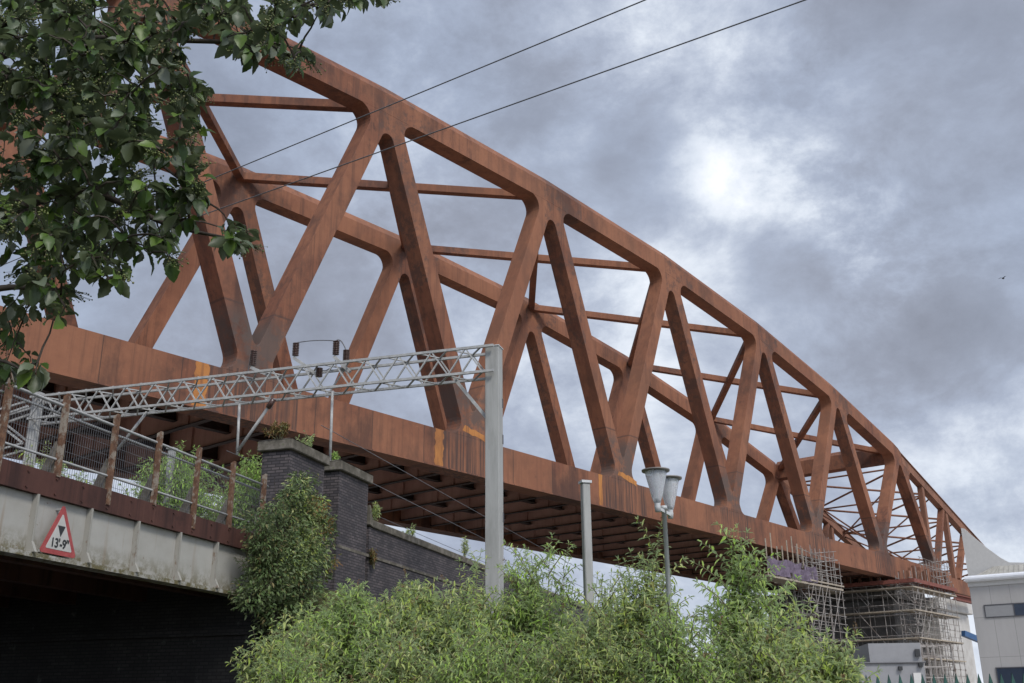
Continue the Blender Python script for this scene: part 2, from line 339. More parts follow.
for i in range(len(us)-1):
    for j in range(len(ns)-1):
        a = i*len(ns)+j; g.f.append((a, a+len(ns), a+len(ns)+1, a+1))
tag(g.build('hill', M['soil'], smooth=True), kind='structure')
# raised railway formation: solid embankment beyond the abutment, with ballast
rbox('railway_terrain', 22.9, 230, 13.5, 28, 0, 5.45, M['soil'])
rbox('track_bed', 22.9, 230, 14.2, 27.2, 5.455, 5.62, M['ballast'])
rbox('railway_terrain', -80, 7.0, 13.5, 28, 0, 5.45, M['soil'])

# ------------------------------------------------------------------ road-over bridge: plate girder, parapet, sign, abutment
rb = thing('railway_bridge', 'old plate girder railway bridge with flaking cream web and rusty red top band', 'bridge', rf(15, 13), RZ)
def L(m): return m
m = MB(); m.box(-8.2, 7.0, .0, .03, 4.3, 5.28); m.build('girder_web', M['girder'], rb).location = (0, 0, 0)
m = MB(); m.box(-8.2, 7.0, -.16, .16, 4.22, 4.298); m.build('bottom_flange', M['girder'], rb)
m = MB(); m.box(-8.2, 7.0, -.10, .2, 5.283, 5.70)
for k in range(22):
    u = -7.75+k*.7
    for z in (5.36, 5.62): m.add([(u+.025*math.cos(t), -.115 if 0 else -.118, z+.025*math.sin(t)) for t in np.linspace(0, 6.28, 7)[:-1]] + [(u+.025*math.cos(t), -.09, z+.025*math.sin(t)) for t in np.linspace(0, 6.28, 7)[:-1]], [tuple(range(6))]+[(i, (i+1) % 6, 6+(i+1) % 6, 6+i) for i in range(6)])
m.build('top_band', M['rust_paint'], rb)
post_u = [-4.24+1.40*i for i in range(-3, 9)]
post_u = [u for u in post_u if u < 7.1]
for i, u in enumerate(post_u):
    su = u+1.0
    if su > 6.6: continue
    s_ = MB(); s_.box(su-.010, su+.010, -.11, -.002, 4.3, 5.28)
    s_.box(su-.022, su+.022, -.123, -.111, 4.32, 5.28)
    s_.add([(su-.03, -.125, 4.48), (su+.03, -.125, 4.48), (su+.03, -.22, 4.30), (su-.03, -.22, 4.30), (su-.03, -.0, 4.30), (su+.03, -.0, 4.30)], [(0,1,2,3), (0,3,4), (1,5,2), (3,2,5,4)])
    s_.build('web_stiffener', M['stiff'], rb)
m = MB(); m.box(-8.2, 7.0, .3, 14.2, 4.85, 5.2)
for k in range(7): m.box(-8.2, 7.0, .9+k*2.0, 1.15+k*2.0, 4.3, 4.849)
m.build('deck_underside', M['rust_paint'], rb)
m = MB(); m.box(-8.2, 7.0, 14.21, 14.5, 4.22, 5.7); m.build('far_girder', M['rust_paint'], rb)

fn = thing('parapet_fence', 'rusty post railing with grey pipe rails and wire mesh on the plate girder bridge', 'fence', rf(15, 13), RZ)
for i, u in enumerate(post_u):
    p = MB(); lean = random.uniform(-.015, .02); zb = 5.42 if i % 2 else 5.66
    p.add([(u-.045, -.13, zb), (u+.045, -.13, zb), (u+.045, -.115, zb), (u-.033, -.115, zb), (u-.033, -.04, zb), (u-.045, -.04, zb),
           (u-.045+lean, -.13, 7.17), (u+.045+lean, -.13, 7.17), (u+.045+lean, -.115, 7.14), (u-.033+lean, -.115, 7.14), (u-.033+lean, -.04, 7.13), (u-.045+lean, -.04, 7.13)],
          [(0,1,2,3,4,5), (6,7,8,9,10,11)] + [(k, (k+1) % 6, 6+(k+1) % 6, 6+k) for k in range(6)])
    p.build('post', M['rusty_post'], fn)
    b = MB(); b.add([(u-.03, -.015, 5.70), (u+.03, -.015, 5.70), (u+.03, .30, 5.70), (u-.03, .30, 5.70), (u-.03, -.015, 6.3), (u+.03, -.015, 6.3), (u+.03, .03, 6.3), (u-.03, .03, 6.3)],
          [(0,1,2,3), (4,5,6,7), (0,1,5,4), (1,2,6,5), (2,3,7,6), (3,0,4,7)]); b.build('back_stay', M['capstone'], fn)
for z, r_, y in ((6.96, .028, -.05), (6.83, .026, .03), (5.98, .024, -.05)):
    m = MB(); m.tube([(-8, y, z), (-2, y, z-.006), (3, y, z-.02), (7.2, y, z-.05)], r_, 8); m.build('rail', M['galv'], fn, True)
m = MB()
for x in np.arange(-8, 7.0, .062): m.box(x-.0028, x+.0028, .0, .005, 5.72, 6.93)
for z in np.arange(5.8, 6.95, .19): m.box(-8, 7.0, .006, .011, z-.003, z+.003)
m.build('wire_mesh', M['wire'], fn)

sg = thing('height_sign', "red bordered triangular sign with black arrowhead and 13'-9\" height limit on the cream girder", 'sign', rf(15.17, 12.86, 4.33), RZ)
def tri(s, z0, h):   # isosceles, apex up, rounded corners
    w_ = h*1.12/2*s
    return [(-w_, z0), (w_, z0), (0, z0+h*s)]
def rounded(poly, rad, seg=6):
    out = []; n = len(poly); info = []
    rads = rad if isinstance(rad, (list, tuple)) else [rad]*n
    for i in range(n):
        p = Vector(poly[i]); a = (Vector(poly[i-1])-p).normalized(); b = (Vector(poly[(i+1) % n])-p).normalized(); r_ = rads[i]
        if r_ <= 1e-6: out.append(tuple(p)); info.append([len(out)-1]); continue
        ang = a.angle(b); tl = r_/math.tan(ang/2); c = p+(a+b).normalized()*(r_/math.sin(ang/2))
        s0 = p+a*tl-c; s1 = p+b*tl-c; a0 = math.atan2(s0.y, s0.x); a1 = math.atan2(s1.y, s1.x)
        da = (a1-a0+math.pi) % (2*math.pi)-math.pi; ids = []
        for k in range(seg+1):
            t_ = a0+da*k/seg; out.append((c.x+r_*math.cos(t_), c.y+r_*math.sin(t_))); ids.append(len(out)-1)
        info.append(ids)
    return out, info
H = .90
M['sign_red'] = mat_noise('faded_sign_red', [(.3, (.23, .035, .035)), (.7, (.32, .065, .06))], 8, .5, .4, 6, 0)
M['sign_white'] = mat_noise('dirty_sign_white', [(.3, (.33, .32, .29)), (.7, (.43, .42, .39))], 5, .5, .4, 6, 0)
po, _ = rounded([(-.47, 0), (.47, 0), (0, .90)], .045); m = MB(); m.prism(po, -.012, 0); m.build('border', M['sign_red'], sg)
po, _ = rounded([(-.335, .085), (.335, .085), (0, .72)], .02); m = MB(); m.prism(po, -.0165, -.0122); m.build('panel', M['sign_white'], sg)
m = MB(); m.prism([(-.095, .50), (.095, .50), (0, .31)], -.020, -.0167); m.build('arrowhead', M['black'], sg)
tcu = bpy.data.curves.new('lettering', 'FONT'); tcu.body = "13'-9\""; tcu.size = .215; tcu.extrude = .0015; tcu.align_x = 'CENTER'; tcu.space_character = .92; tcu.offset = 0
tmp = bpy.data.objects.new('lettering_curve', tcu); tme = bpy.data.meshes.new_from_object(tmp); bpy.data.objects.remove(tmp)
to = bpy.data.objects.new('lettering', tme); col.objects.link(to); to.parent = sg; to.location = (0, -.0195, .125); to.rotation_euler = (math.pi/2, 0, 0); 
lv = np.array([tuple(v.co) for v in tme.vertices]); lf = [tuple(p_.vertices) for p_ in tme.polygons]; m = MB()
for k_, (dx, dy) in enumerate(((0, 0), (.009, 0), (.0045, .007), (.0045, -.007))): m.add(lv+np.array([dx, dy, .0006*k_]), lf)
tme.clear_geometry(); tme.from_pydata(m.v, [], m.f); tme.materials.clear(); tme.materials.append(M['black'])
m = MB()
for x, z in ((-.3, .04), (.3, .04), (0, .8)): m.box(x-.02, x+.02, 0.0005, .14, z-.02, z+.02)
m.build('bracket', M['galv'], sg)

ab = thing('bridge_abutment', 'dark brick abutment in the shadow beneath the girder bridge', 'abutment', rf(22, 13), RZ)
m = MB(); m.box(0, .9, .22, 13.9, 0, 4.84); m.box(0, .9, -.15, .219, 0, 4.21); m.build('wall', M['brick_shaded'], ab)
m = MB(); m.box(-.12, .9, -.2, 15.2, 3.45, 3.62); m.build('ledge', M['brick_shaded'], ab)
ab2 = thing('bridge_abutment', 'near brick abutment carrying the hidden end of the girder bridge', 'abutment', rf(7.0, 13), RZ)
m = MB(); m.box(-.9, 0, -.15, 15.2, 0, 4.21); m.build('wall', M['brick_shaded'], ab2)

# wing wall, parapet and pilasters
pw = thing('parapet_wall', 'long blue brick parapet wall with stone coping running behind the bushes', 'wall', rf(22.9, 13), RZ)
m = MB(); m.box(.0, 5.28, .08, .5, 0, 6.9); m.build('pier_backing', M['brick'], pw)
m = MB(); m.box(5.28, 70, .0, .45, 0, 6.90); m.build('wall', M['brick'], pw)
m = MB(); m.box(5.4, 70, -.07, .52, 6.902, 7.12)
# the coping sweeps up against the pilaster
m.prism([(5.19, 6.95), (5.40, 6.90), (5.40, 7.12), (5.30, 7.26), (5.19, 7.55)], -.07, .52)
m.build('coping', M['capstone'], pw, bevel=.02)
m = MB(); m.box(3.2, 70, -.035, -.002, 6.02, 6.10); m.build('string_course', M['capstone'], pw)
def pilaster(u, label, ztop):
    p = thing('brick_pilaster', label, 'pillar', rf(u, 13), RZ, 'brick pilasters of the abutment')
    m = MB(); m.box(-.95, .95, -.03, .76, 0, ztop-.3); m.build('shaft', M['brick'], p)
    m = MB(); m.box(-1.06, 1.06, -.14, .87, ztop-.298, ztop-.03)
    m.add([(-1.06, -.14, ztop-.03), (1.06, -.14, ztop-.03), (1.06, .87, ztop-.03), (-1.06, .87, ztop-.03), (-.9, .02, ztop+.03), (.9, .02, ztop+.03), (.9, .7, ztop+.03), (-.9, .7, ztop+.03)],
          [(0,1,5,4), (1,2,6,5), (2,3,7,6), (3,0,4,7), (4,5,6,7)])
    m.build('cap', M['capstone'], p, bevel=.025)
    return p
pilaster(24.15, 'brick pilaster with plants on its stone cap at the end of the girder', 8.36)
pilaster(26.98, 'clean capped brick pilaster where the coping of the parapet wall starts', 8.42)

# ------------------------------------------------------------------ weathering steel truss
BY = Vector((-7.108, 51.335, 16.338)); BRZ = 0.8775; WID = 13.8; TH = 1.12
def bridge_slope(o): o.rotation_euler = (0, 0.00193, BRZ)
tb = thing('truss_bridge', 'huge rust brown weathering steel truss bridge with arched top chords crossing above the railway', 'bridge', BY); bridge_slope(tb)
KS = list(range(-3, 6))
TOPZ = {-4: 12.5, -3: 15.3, -2: 17.3, -1: 18.5, 0: 19.42, 1: 19.66, 2: 19.26, 3: 17.9, 4: 15.66, 5: 12.66}
CRO = {-3: 12.3, -2: 14.1, -1: 15.35, 0: 16.19, 1: 16.47, 2: 16.03, 3: 14.85, 4: 12.98, 5: 9.75}
DCH = 1.92
xt = lambda k: 15*k+.35
xb = lambda k: 15*k-7.35
def ztop(x):
    k = math.floor((x-.35)/15); k = min(max(k, -4), 4); a, b = TOPZ[k], TOPZ[k+1]; return a+(b-a)*(x-xt(k))/15
NOSE = lambda x: 11.9-.285*(x-76.)
def zlow(x): return ztop(x)-DCH if x < xt(5) else min(ztop(xt(5))-DCH, 99)+(-.285)*(x-xt(5))
def isect(p, q, a, b):
    x1, y1, x2, y2 = *p, *q; x3, y3, x4, y4 = *a, *b
    d = (x1-x2)*(y3-y4)-(y1-y2)*(x3-x4); t_ = ((x1-x3)*(y3-y4)-(y1-y3)*(x3-x4))/d
    return (x1+t_*(x2-x1), y1+t_*(y2-y1))
RT, RB, RC, RL = .46, .2, .8, .8
WD = {k: 1.12 for k in range(-4, 8)}
apexT = {k: (xt(k), CRO[k]+.78) for k in KS}
apexB = {k: (xb(k), 1.25) for k in range(-3, 7)}
def diag_edges(k, side):   # side -1: B_k..T_k (rising), +1: T_k..B_{k+1} (falling): returns outer line & inner line points
    w_ = WD[k]
    if side < 0:
        bx, bz = apexB[k]; tx, tz = apexT[k]; s = (tx-bx-w_)/(tz-bz)
        return ((bx, bz), (bx+s*(tz-bz), tz)), ((tx-s*(tz-bz), bz), (tx, tz))
    bx, bz = apexB[k+1]; tx, tz = apexT[k]; s = (bx-tx-w_)/(tz-bz)
    return ((bx, bz), (bx-s*(tz-bz), tz)), ((tx+s*(tz-bz), bz), (tx, tz))
uph = {}; dnh = {}
for k in KS:
    li = diag_edges(k, -1)[1]; ri = diag_edges(k, 1)[1]
    bl = isect(*li, (0, 0), (1, 0)); br = isect(*ri, (0, 0), (1, 0))
    uph[k] = rounded([bl, br, apexT[k]], [RL, RL, RT], 8)
for k in range(-2, 7):       # hole above B_k between T_{k-1} and T_k
    lo = diag_edges(k-1, 1)[0]; x0 = xt(k-1)
    ca, cb = (x0, zlow(x0)), (x0+14.9, zlow(x0+14.9)) if k < 6 else (x0+15, zlow(x0)-.285*15)
    tl = isect(*lo, ca, cb)
    if k < 6: ro = diag_edges(k, -1)[0]; tr = isect(*ro, ca, cb)
    else: tr = isect((xb(6), 1.25), (xb(6)+5, 9), ca, cb)
    dnh[k] = rounded([apexB[k], tr, tl], [RB, RC, RC], 8)
def arcmid(h, i): ids = h[1][i]; return h[0][ids[len(ids)//2]]
def arc(h, i, a=0, b=None): ids = h[1][i]; return [h[0][j] for j in ids[a:b]]
def box_face(poly, y0): m = MB(); m.prism(poly, y0, y0+TH); return m
for Yo in (0, WID):
    for k in KS:
        # falling diagonal T_k -> B_{k+1}
        u_, d_ = uph[k], dnh[k+1]
        poly = arc(u_, 2, 0, 5)[::-1] + arc(u_, 1)[::-1] + [(xb(k+1), 0)] + arc(d_, 0, 0, 5)[::-1] + arc(d_, 2)[::-1] + [(xt(k), zlow(xt(k)))]
        box_face(poly, Yo).build('diagonal', M['rust'], tb, bevel=.012)
        if k > -3:
            d_ = dnh[k]
            poly = arc(u_, 2, 4, None) + arc(u_, 0) + [(xb(k), 0)] + arc(d_, 0, 4, None) + arc(d_, 1) + [(xt(k), zlow(xt(k)))]
            box_face(poly, Yo).build('diagonal', M['rust'], tb, bevel=.012)
    # top chord: box with a canted upper edge
    m = MB(); prof = [(0, -DCH), (0, -.64), (.42, 0), (TH-.42, 0), (TH, -.64), (TH, -DCH)]
    xs = [xt(k) for k in range(-4, 6)]
    for i, x in enumerate(xs):
        for yy, dz in prof: m.v.append((x, Yo+yy, ztop(x)+dz))
    for i in range(len(xs)-1):
        for j in range(6): a = i*6+j; b = i*6+(j+1) % 6; m.f.append((a, b, b+6, a+6))
    # end block over the last node
    e = len(xs)-1; base = len(m.v)
    for yy, dz in prof: m.v.append((xs[-1]+.75, Yo+yy, ztop(xs[-1])+dz-.35 if dz > -1 else zlow(xs[-1]+.75)))
    for j in range(6): a = e*6+j; b = e*6+(j+1) % 6; m.f.append((a, b, base+(j+1) % 6, base+j))
    m.f.append(tuple(base+j for j in range(6))); m.f.append(tuple(range(6)))
    m.build('top_chord', M['rust'], tb)
    m = MB(); m.box(-62, xb(6)+4.2, Yo, Yo+TH, -2.03, 0); m.box(-62, xb(6)+4.2, Yo-.07 if Yo == 0 else Yo-.07, Yo+TH+.07, -2.10, -2.031)
    m.build('bottom_chord', M['rust'], tb)
    if Yo == 0:
        for k, w_ in ((0, .34), (1, .34), (2, .2)):      # splice plates beside the bottom nodes
            xx = xb(k)-2.75; jr = random.Random(k); zs_ = [-2.02+2.01*q_/14 for q_ in range(15)]
            m = MB(); m.prism([(xx-w_*jr.uniform(.8, 1.15), z_) for z_ in zs_]+[(xx+w_*jr.uniform(.75, 1.15), z_) for z_ in reversed(zs_)], -.010, -.002); m.build('splice_plate', M['rust_orange'], tb)
        for k, q in ((1, 1.), (2, .8)):
            jr = random.Random(9+k); lo_ = [(xb(k)+(-.9+2.7*i_/10)*q, .30-.42*i_/10+jr.uniform(-.06, .06)) for i_ in range(11)]; hi_ = [(xb(k)+(-.7+2.6*i_/10)*q, .60-.36*i_/10+jr.uniform(-.05, .05)) for i_ in range(11)]
            m = MB(); m.prism(lo_+hi_[::-1], -.009, -.003)
            m.build('fresh_rust_patch', M['rust_orange'], tb)
# cross girders and stringers below the deck
nb = 0
for i in range(-12, 28):
    x = i*3.0+.6
    m = MB(); m.box(x-.02, x+.02, TH, WID, -1.90, -.55)
    for y in (3.2, 7.4, 11.6): m.box(x-.13, x-.021, y-.01, y+.01, -1.9, -.55)
    cg = m.build('cross_girder', M['rust_bounce_lit'], tb)
    m = MB(); m.box(x-.16, x+.16, TH, WID, -1.95, -1.901); m.build('flange', M['flange'], cg)
for y in (4.4, 9.6):
    m = MB(); m.box(-38, 82, y-.03, y+.03, -1.5, -.56); m.box(-38, 82, y-.2, y+.2, -1.54, -1.501); m.build('stringer', M['flange'], tb)
m = MB(); m.box(-62, 86, TH+.01, WID-.01, -.549, -.40); m.build('deck_plate', M['rust_bounce_lit'], tb)
# top cross bracing between the two chords
def zbr(k): return ztop(xt(k))-1.05
for k in range(-3, 5):
    a0, a1 = (xt(k), TH-.02, zbr(k)), (xt(k+1), WID+.02, zbr(k+1)); b0, b1 = (xt(k), WID+.02, zbr(k)), (xt(k+1), TH-.02, zbr(k+1))
    m = MB(); m.bar(a0, a1, .52, .50); m.build('cross_brace', M['rust'], tb, bevel=.02)
    m = MB(); m.bar(Vector(b0)+Vector((0, 0, .03)), Vector(b1)+Vector((0, 0, .03)), .50, .53); m.build('cross_brace', M['rust'], tb, bevel=.02)
m = MB(); z5 = ztop(xt(5)); m.prism([(xt(5)-.75, z5-.5), (xt(5)-.3, z5-.05), (xt(5)+.4, z5-.05), (xt(5)+.75, z5-.5), (xt(5)+.75, z5-2.05), (xt(5)-.75, z5-2.05)], TH-.01, WID+.01)
m.build('portal_beam', M['rust'], tb, bevel=.02)

# launching nose, a lighter truss bolted on ahead
ln = thing('launching_nose', 'slender dark brown lattice nose truss sloping down behind the grey building', 'bridge', BY); bridge_slope(ln)
nz = lambda x: 11.5-.285*(x-76.3)
for Yo in (.2, WID+.2):
    m = MB(); m.bar((76.4, Yo+.35, nz(76.4)-.3), (113.5, Yo+.35, nz(113.5)-.3), .7, .95); m.bar((76.4, Yo+.35, nz(76.4)+.2), (113.5, Yo+.35, nz(113.5)+.2), .95, .07)
    m.build('nose_top_chord', M['rust_nose'], ln)
    m = MB(); m.box(79.4, 114.5, Yo, Yo+.7, -2.0, -.45); m.build('nose_bottom_chord', M['rust'], ln)
    for x in (82.4, 89.3, 96.2, 103.1, 110):
        m = MB(); m.box(x-.32, x+.32, Yo+.08, Yo+.62, -.45, nz(x)-.7); m.build('nose_upright', M['rust_nose'], ln)
        if x < 109:
            m = MB(); m.bar((x+1.3, Yo+.35, -.4), (x+6.0, Yo+.35, nz(x+6.)-.7), .5, .62, (0, 1, 0)); m.build('nose_diagonal', M['rust'], ln)
xs = [78.2, 85.3, 92.2, 99.2, 106.2, 113]
for i in range(len(xs)-1):
    for s in (0, 1):
        x0, x1 = (xs[i], xs[i+1]) if s else (xs[i+1], xs[i]); dz = -.3+.02*s
        m = MB(); m.tube([(x0, .9, nz(x0)+dz), (x1, WID+.3, nz(x1)+dz)], .12, 8); m.build('nose_brace', M['rust_nose'], ln, True)
    for z in (nz(xs[i])-.35,):
        m = MB(); m.tube([(xs[i]+.15, .9, z), (xs[i]+.15, WID+.3, z)], .10, 8); m.build('nose_brace', M['rust_nose'], ln, True)
    x0 = xs[i]+.5
    for s in (0, 1):
        m = MB(); m.tube([(x0, .9, -.6 if s else nz(x0)-.6), (x0, WID+.3, nz(x0)-.6 if s else -.6)], .09, 8); m.build('nose_brace', M['rust_nose'], ln, True)

# ------------------------------------------------------------------ concrete piers and scaffolds
def bxy(x, y): 
    r = Matrix.Rotation(BRZ, 3, 'Z') @ Vector((x, y, 0)); return Vector((BY.x+r.x, BY.y+r.y, 0))
def pier(x0, x1, y0, y1, top, label, mat):
    c = bxy((x0+x1)/2, (y0+y1)/2); p = thing('bridge_pier', label, 'pier', c, BRZ, 'concrete piers under the truss')
    w_ = (x1-x0)/2; d = (y1-y0)/2
    m = MB(); m.box(-w_, w_, -d, d, 0, top-1.2); m.build('shaft', mat, p, bevel=.15)
    m = MB(); m.box(-w_-.5, w_+.5, -d-.4, d+.4, top-1.199, top); m.build('crosshead', mat, p, bevel=.08)
    for sy in (-1, 1):
        m = MB(); m.box(-.7, .7, sy*(d-1)-.6, sy*(d-1)+.6, top+.001, top+.5); m.build('bearing', M['dark_sheet'], p)
pier(70.2, 77.5, .6, 14.2, 13.45, 'dark shuttered concrete pier inside the large scaffold', M['dark_sheet'])
pier(82.2, 92.0, .4, 14.4, 13.2, 'pale concrete pier under the nose beside the grey building', M['concrete'])
def scaffold(name, label, X0, X1, Y0, Y1, ztop_, lifts, bay, decks, netfrom=None, tall=None):
    c = bxy(X0, Y0); p = thing(name, label, 'scaffold', c, BRZ, 'scaffolds under the truss'); r_ = random.Random(len(label))
    xs = np.arange(0, X1-X0+.01, bay); ys = np.arange(0, Y1-Y0+.01, bay); r = .034
    for yi, y in enumerate((0., 1.2)):
        m = MB()
        for x in xs:
            zt = ztop_+r_.uniform(.1, 1.2)
            m.tube([(x+r_.uniform(-.04, .04), y, 0), (x, y, zt)], r, 5)
        m.build('standards', M['tube'], p)
        m = MB()
        for z in np.arange(lifts*.33, ztop_, lifts*.33): m.tube([(-.5, y+.06, z+r_.uniform(-.04, .04)), (xs[-1]+.5, y+.06, z+r_.uniform(-.04, .04))], r*.9, 5)
        for i in range(len(xs)-1):
            for z in np.arange(0, ztop_-lifts, lifts):
                if r_.random() < .45: m.tube([(xs[i], y-.07, z), (xs[i+1], y-.07, z+lifts)], r*.9, 5)
        m.build('ledgers', M['tube'], p)
    for xi, x in enumerate((0., 1.2)):
        m = MB()
        for y in ys[1:]: m.tube([(x, y, 0), (x+r_.uniform(-.04, .04), y, ztop_+r_.uniform(-.6, .9))], r, 5)
        for z in np.arange(lifts*.5, ztop_, lifts*.5): m.tube([(x-.06, -.5, z), (x-.06, ys[-1]+.5, z+r_.uniform(-.05, .05))], r*.9, 5)
        for i in range(len(ys)-1):
            for z in np.arange(0, ztop_-lifts, lifts):
                if r_.random() < .5: m.tube([(x-.13, ys[i], z), (x-.13, ys[i+1], z+lifts)], r*.9, 5)
        m.build('side_frame', M['tube'], p)
    for z in decks:
        m = MB(); m.box(-.2, xs[-1]+.2, -.15, 1.3, z, z+.12); m.box(-.2, 1.3, 1.31, ys[-1]+.2, z, z+.12)
        m.build('boards', M['ply'], p)
    if tall:
        m = MB(); x0, x1, zt = tall
        for x in np.arange(x0, x1+.01, .9):
            for y in (-.1, 1.1): m.tube([(x, y, decks[-1]), (x, y, zt+r_.uniform(-.3, .3))], r*.9, 5)
        for z in np.arange(decks[-1]+.7, zt, .75):
            for y in (-.1, 1.1): m.tube([(x0-.3, y, z), (x1+.3, y, z)], r*.8, 5)
            m.tube([(x0, -.2, z), (x0, 1.2, z+.7)], r*.8, 5); m.tube([(x0, -.15, z), (x1, -.15, z+.7)], r*.8, 5)
        m.build('stair_frame', M['tube'], p)
    return p
sc1 = scaffold('scaffold', 'tall tube scaffold with board decks wrapped round the dark pier beside the grey building', 67.9, 79.9, -2.2, 9.5, 13.9, 1.9, 1.5, (6.4, 8.2, 10.75, 12.9), tall=(6.2, 11.2, 16.2))
m = MB()
for k in range(14): m.box(.3+k*.85, .55+k*.85, -.3, 1.9, 13.35, 13.75)
m.box(-.3, 12, -.35, -.2, 13.36, 13.7); m.box(-.35, -.2, -.3, 12, 13.36, 13.7)
for k in range(12): m.box(-.3, 1.9, 1.95+k*.85, 2.2+k*.85, 13.35, 13.75)
m.build('needle_beams', M['red_steel'], sc1)
rc = random.Random(3)
for k in range(26):
    x = rc.uniform(0, 11.5); m = MB(); m.box(x, x+rc.uniform(.12, .4), .2, .5, 13.76, 13.76+rc.uniform(.5, 1.5)); m.build('formwork_prop', M['rust_nose'], sc1)
for k in range(14):
    y = rc.uniform(.8, 11); m = MB(); m.box(.2, .5, y, y+rc.uniform(.12, .4), 13.76, 13.76+rc.uniform(.4, 1.3)); m.build('formwork_prop', M['rust_nose'], sc1)

sc2 = scaffold('scaffold', 'small tube scaffold hung beside a lower truss joint above the bushes, with a purple net', 45.4, 52.0, -1.9, .8, 13.2, 2.0, 1.3, (11.6,), tall=(0.8, 5.8, 14.5))
m = MB(); m.box(-7, 6.6, -.1, 1.3, 11.3, 11.45)
for k in range(8): m.tube([(-6.8+k*.9, 0, 11.4), (-6.8+k*.9, 0, 13.6+random.uniform(0, 1.3))], .05, 5)
m.build('platform', M['ply'], sc2)
m = MB(); nx = 22
for i in range(nx+1):
    for j in range(4):
        x = -6.9+i*.38; m.v.append((x, -.12+.1*math.sin(i*1.3+j), 11.5+j*.42+.12*math.sin(i*.9)*(j == 3)))
for i in range(nx):
    for j in range(3):
        if random.random() < .93: a = i*4+j; m.f.append((a, a+4, a+5, a+1))
m.build('netting', M['purple'], sc2)
m = MB(); q0 = bxy(79.6, -2.6); q1 = bxy(84.5, -4.2); m.bar(Vector((q0.x, q0.y, 9.2)), Vector((q1.x, q1.y, 8.0)), .45, .55)
tag(m.build('site_chute', M['blue']), 'blue sloping pipe between the scaffold and the grey building', 'pipe')
# second red trestle beneath the nose
sc3 = thing('trestle_beam', 'red oxide steel trestle beam under the nose on the pale pier', 'beam', bxy(83.5, -1.2)+Vector((0, 0, 12.95)), BRZ)
m = MB(); m.box(0, 7, 0, .5, 0, .1); m.box(0, 7, 0, .5, .5, .6); m.box(0, 7, .22, .28, .1, .5); m.build('beam', M['red_steel'], sc3)

# ------------------------------------------------------------------ overhead line gantry
gm = rf(28.54, 9.27)
ga = thing('electrification_gantry', 'pale grey lattice gantry beam on a tall square mast spanning over the railway', 'gantry', gm, RZ)
m = MB(); hw = .21
pl = [(-hw, -hw), (hw, -hw), (hw, -hw+.035), (.06, -hw+.035), (.06, hw-.035), (hw, hw-.035), (hw, hw), (-hw, hw)]
m.add([(x, y, z) for z in (0, 12.15) for x, y in pl], [tuple(range(7, -1, -1)), tuple(range(8, 16))]+[(i, (i+1) % 8, 8+(i+1) % 8, 8+i) for i in range(8)]); m.build('mast', M['mast'], ga, bevel=.012)
m = MB(); m.box(-hw-.02, hw+.02, -hw-.02, hw+.02, 12.152, 12.18)
m.build('mast_cap', M['lampgrey'], ga)
for z in (4.6, 6.9, 9.2, 10.3):
    m = MB(); m.box(hw-.06, hw+.012, -hw-.012, -hw+.08, z, z+.28); m.build('mast_plate', M['frame_dark'], ga)
z0, z1, LEN = 11.33, 12.12, 16.6; bx = .36
for x in (-bx, bx):
    for z in (z0, z1):
        m = MB(); m.bar((x, hw+.02 if abs(x) < hw else -.1, z), (x, LEN, z+ (0 if z == z0 else -.02)), .075, .075); m.build('beam_chord', M['galv'], ga)
    m = MB(); n_ = 15; st = (LEN-.3)/n_
    for i in range(n_):
        y = .25+i*st
        m.bar((x, y, z0), (x, y+st/2, z1), .05, .04); m.bar((x, y+st/2, z1), (x, y+st, z0), .05, .04)
    m.build('lattice', M['galv'], ga)
for z in (z0-.03, z1+.03):
    m = MB()
    for i in range(n_):
        y = .25+i*st; m.bar((-bx, y, z), (bx, y+st/2, z), .05, .035); m.bar((bx, y+st/2, z), (-bx, y+st, z), .05, .035)
    m.build('lattice', M['galv'], ga)
m = MB(); m.bar((0, .2, 9.95), (0, 1.25, 11.3), .09, .09); m.build('knee_brace', M['galv'], ga)
# far support: star-topped mast with lattice legs
m = MB(); m.bar((0, LEN, 5.5), (0, LEN, 12.35), .26, .26); m.bar((0, LEN-.35, 12.0), (0, LEN+.35, 12.25), .06); m.bar((-.3, LEN, 12.25), (.3, LEN, 12.0), .06)
m.build('far_mast', M['galv'], ga)
m = MB()
for s in (-1, 1):
    m.bar((s*.3, LEN+1.9, 5.5), (s*.3, LEN+1.9, 11.4), .08); m.bar((s*.3, LEN+.1, 11.8), (s*.3, LEN+1.9, 11.4), .07)
    for k in range(4): m.bar((s*.3, LEN+.1, 6+k*1.5), (s*.3, LEN+1.9, 7.2+k*1.5), .06); m.bar((s*.3, LEN+1.9, 7.2+k*1.5), (s*.3, LEN+.1, 7.5+k*1.5), .06)
m.build('lattice_leg', M['galv'], ga)
def gpt(px, py):     # a point on the gantry plane
    d = cr*((px-512)/F_PX) - cu*((py-341.5)/F_PX) + fw
    P0 = gm; t_ = (P0-CAM).dot(U)/d.dot(U); p = CAM+d*t_; v = p-P0; return (0, v.dot(N), p.z)
def insul(px, py, px2, py2):
    a = Vector(gpt(px, py)); b = Vector(gpt(px2, py2)); m = MB(); n_ = 8; prof = []; hgt = (a-b).length
    for i in range(n_):
        prof += [(.05, hgt*(i+.1)/n_), (.11, hgt*(i+.35)/n_), (.11, hgt*(i+.6)/n_), (.05, hgt*(i+.9)/n_)]
    m.lathe(prof, b, 10); m.build('insulator', M['insul'], ga, True)
    return a, b
i1 = insul(252.7, 350.5, 252.7, 366); i2 = insul(295.3, 343, 295.3, 356); i3 = insul(319, 368, 319, 377); i4 = insul(335.7, 341, 335.7, 355); i5 = insul(346, 350, 346, 361)
m = MB()
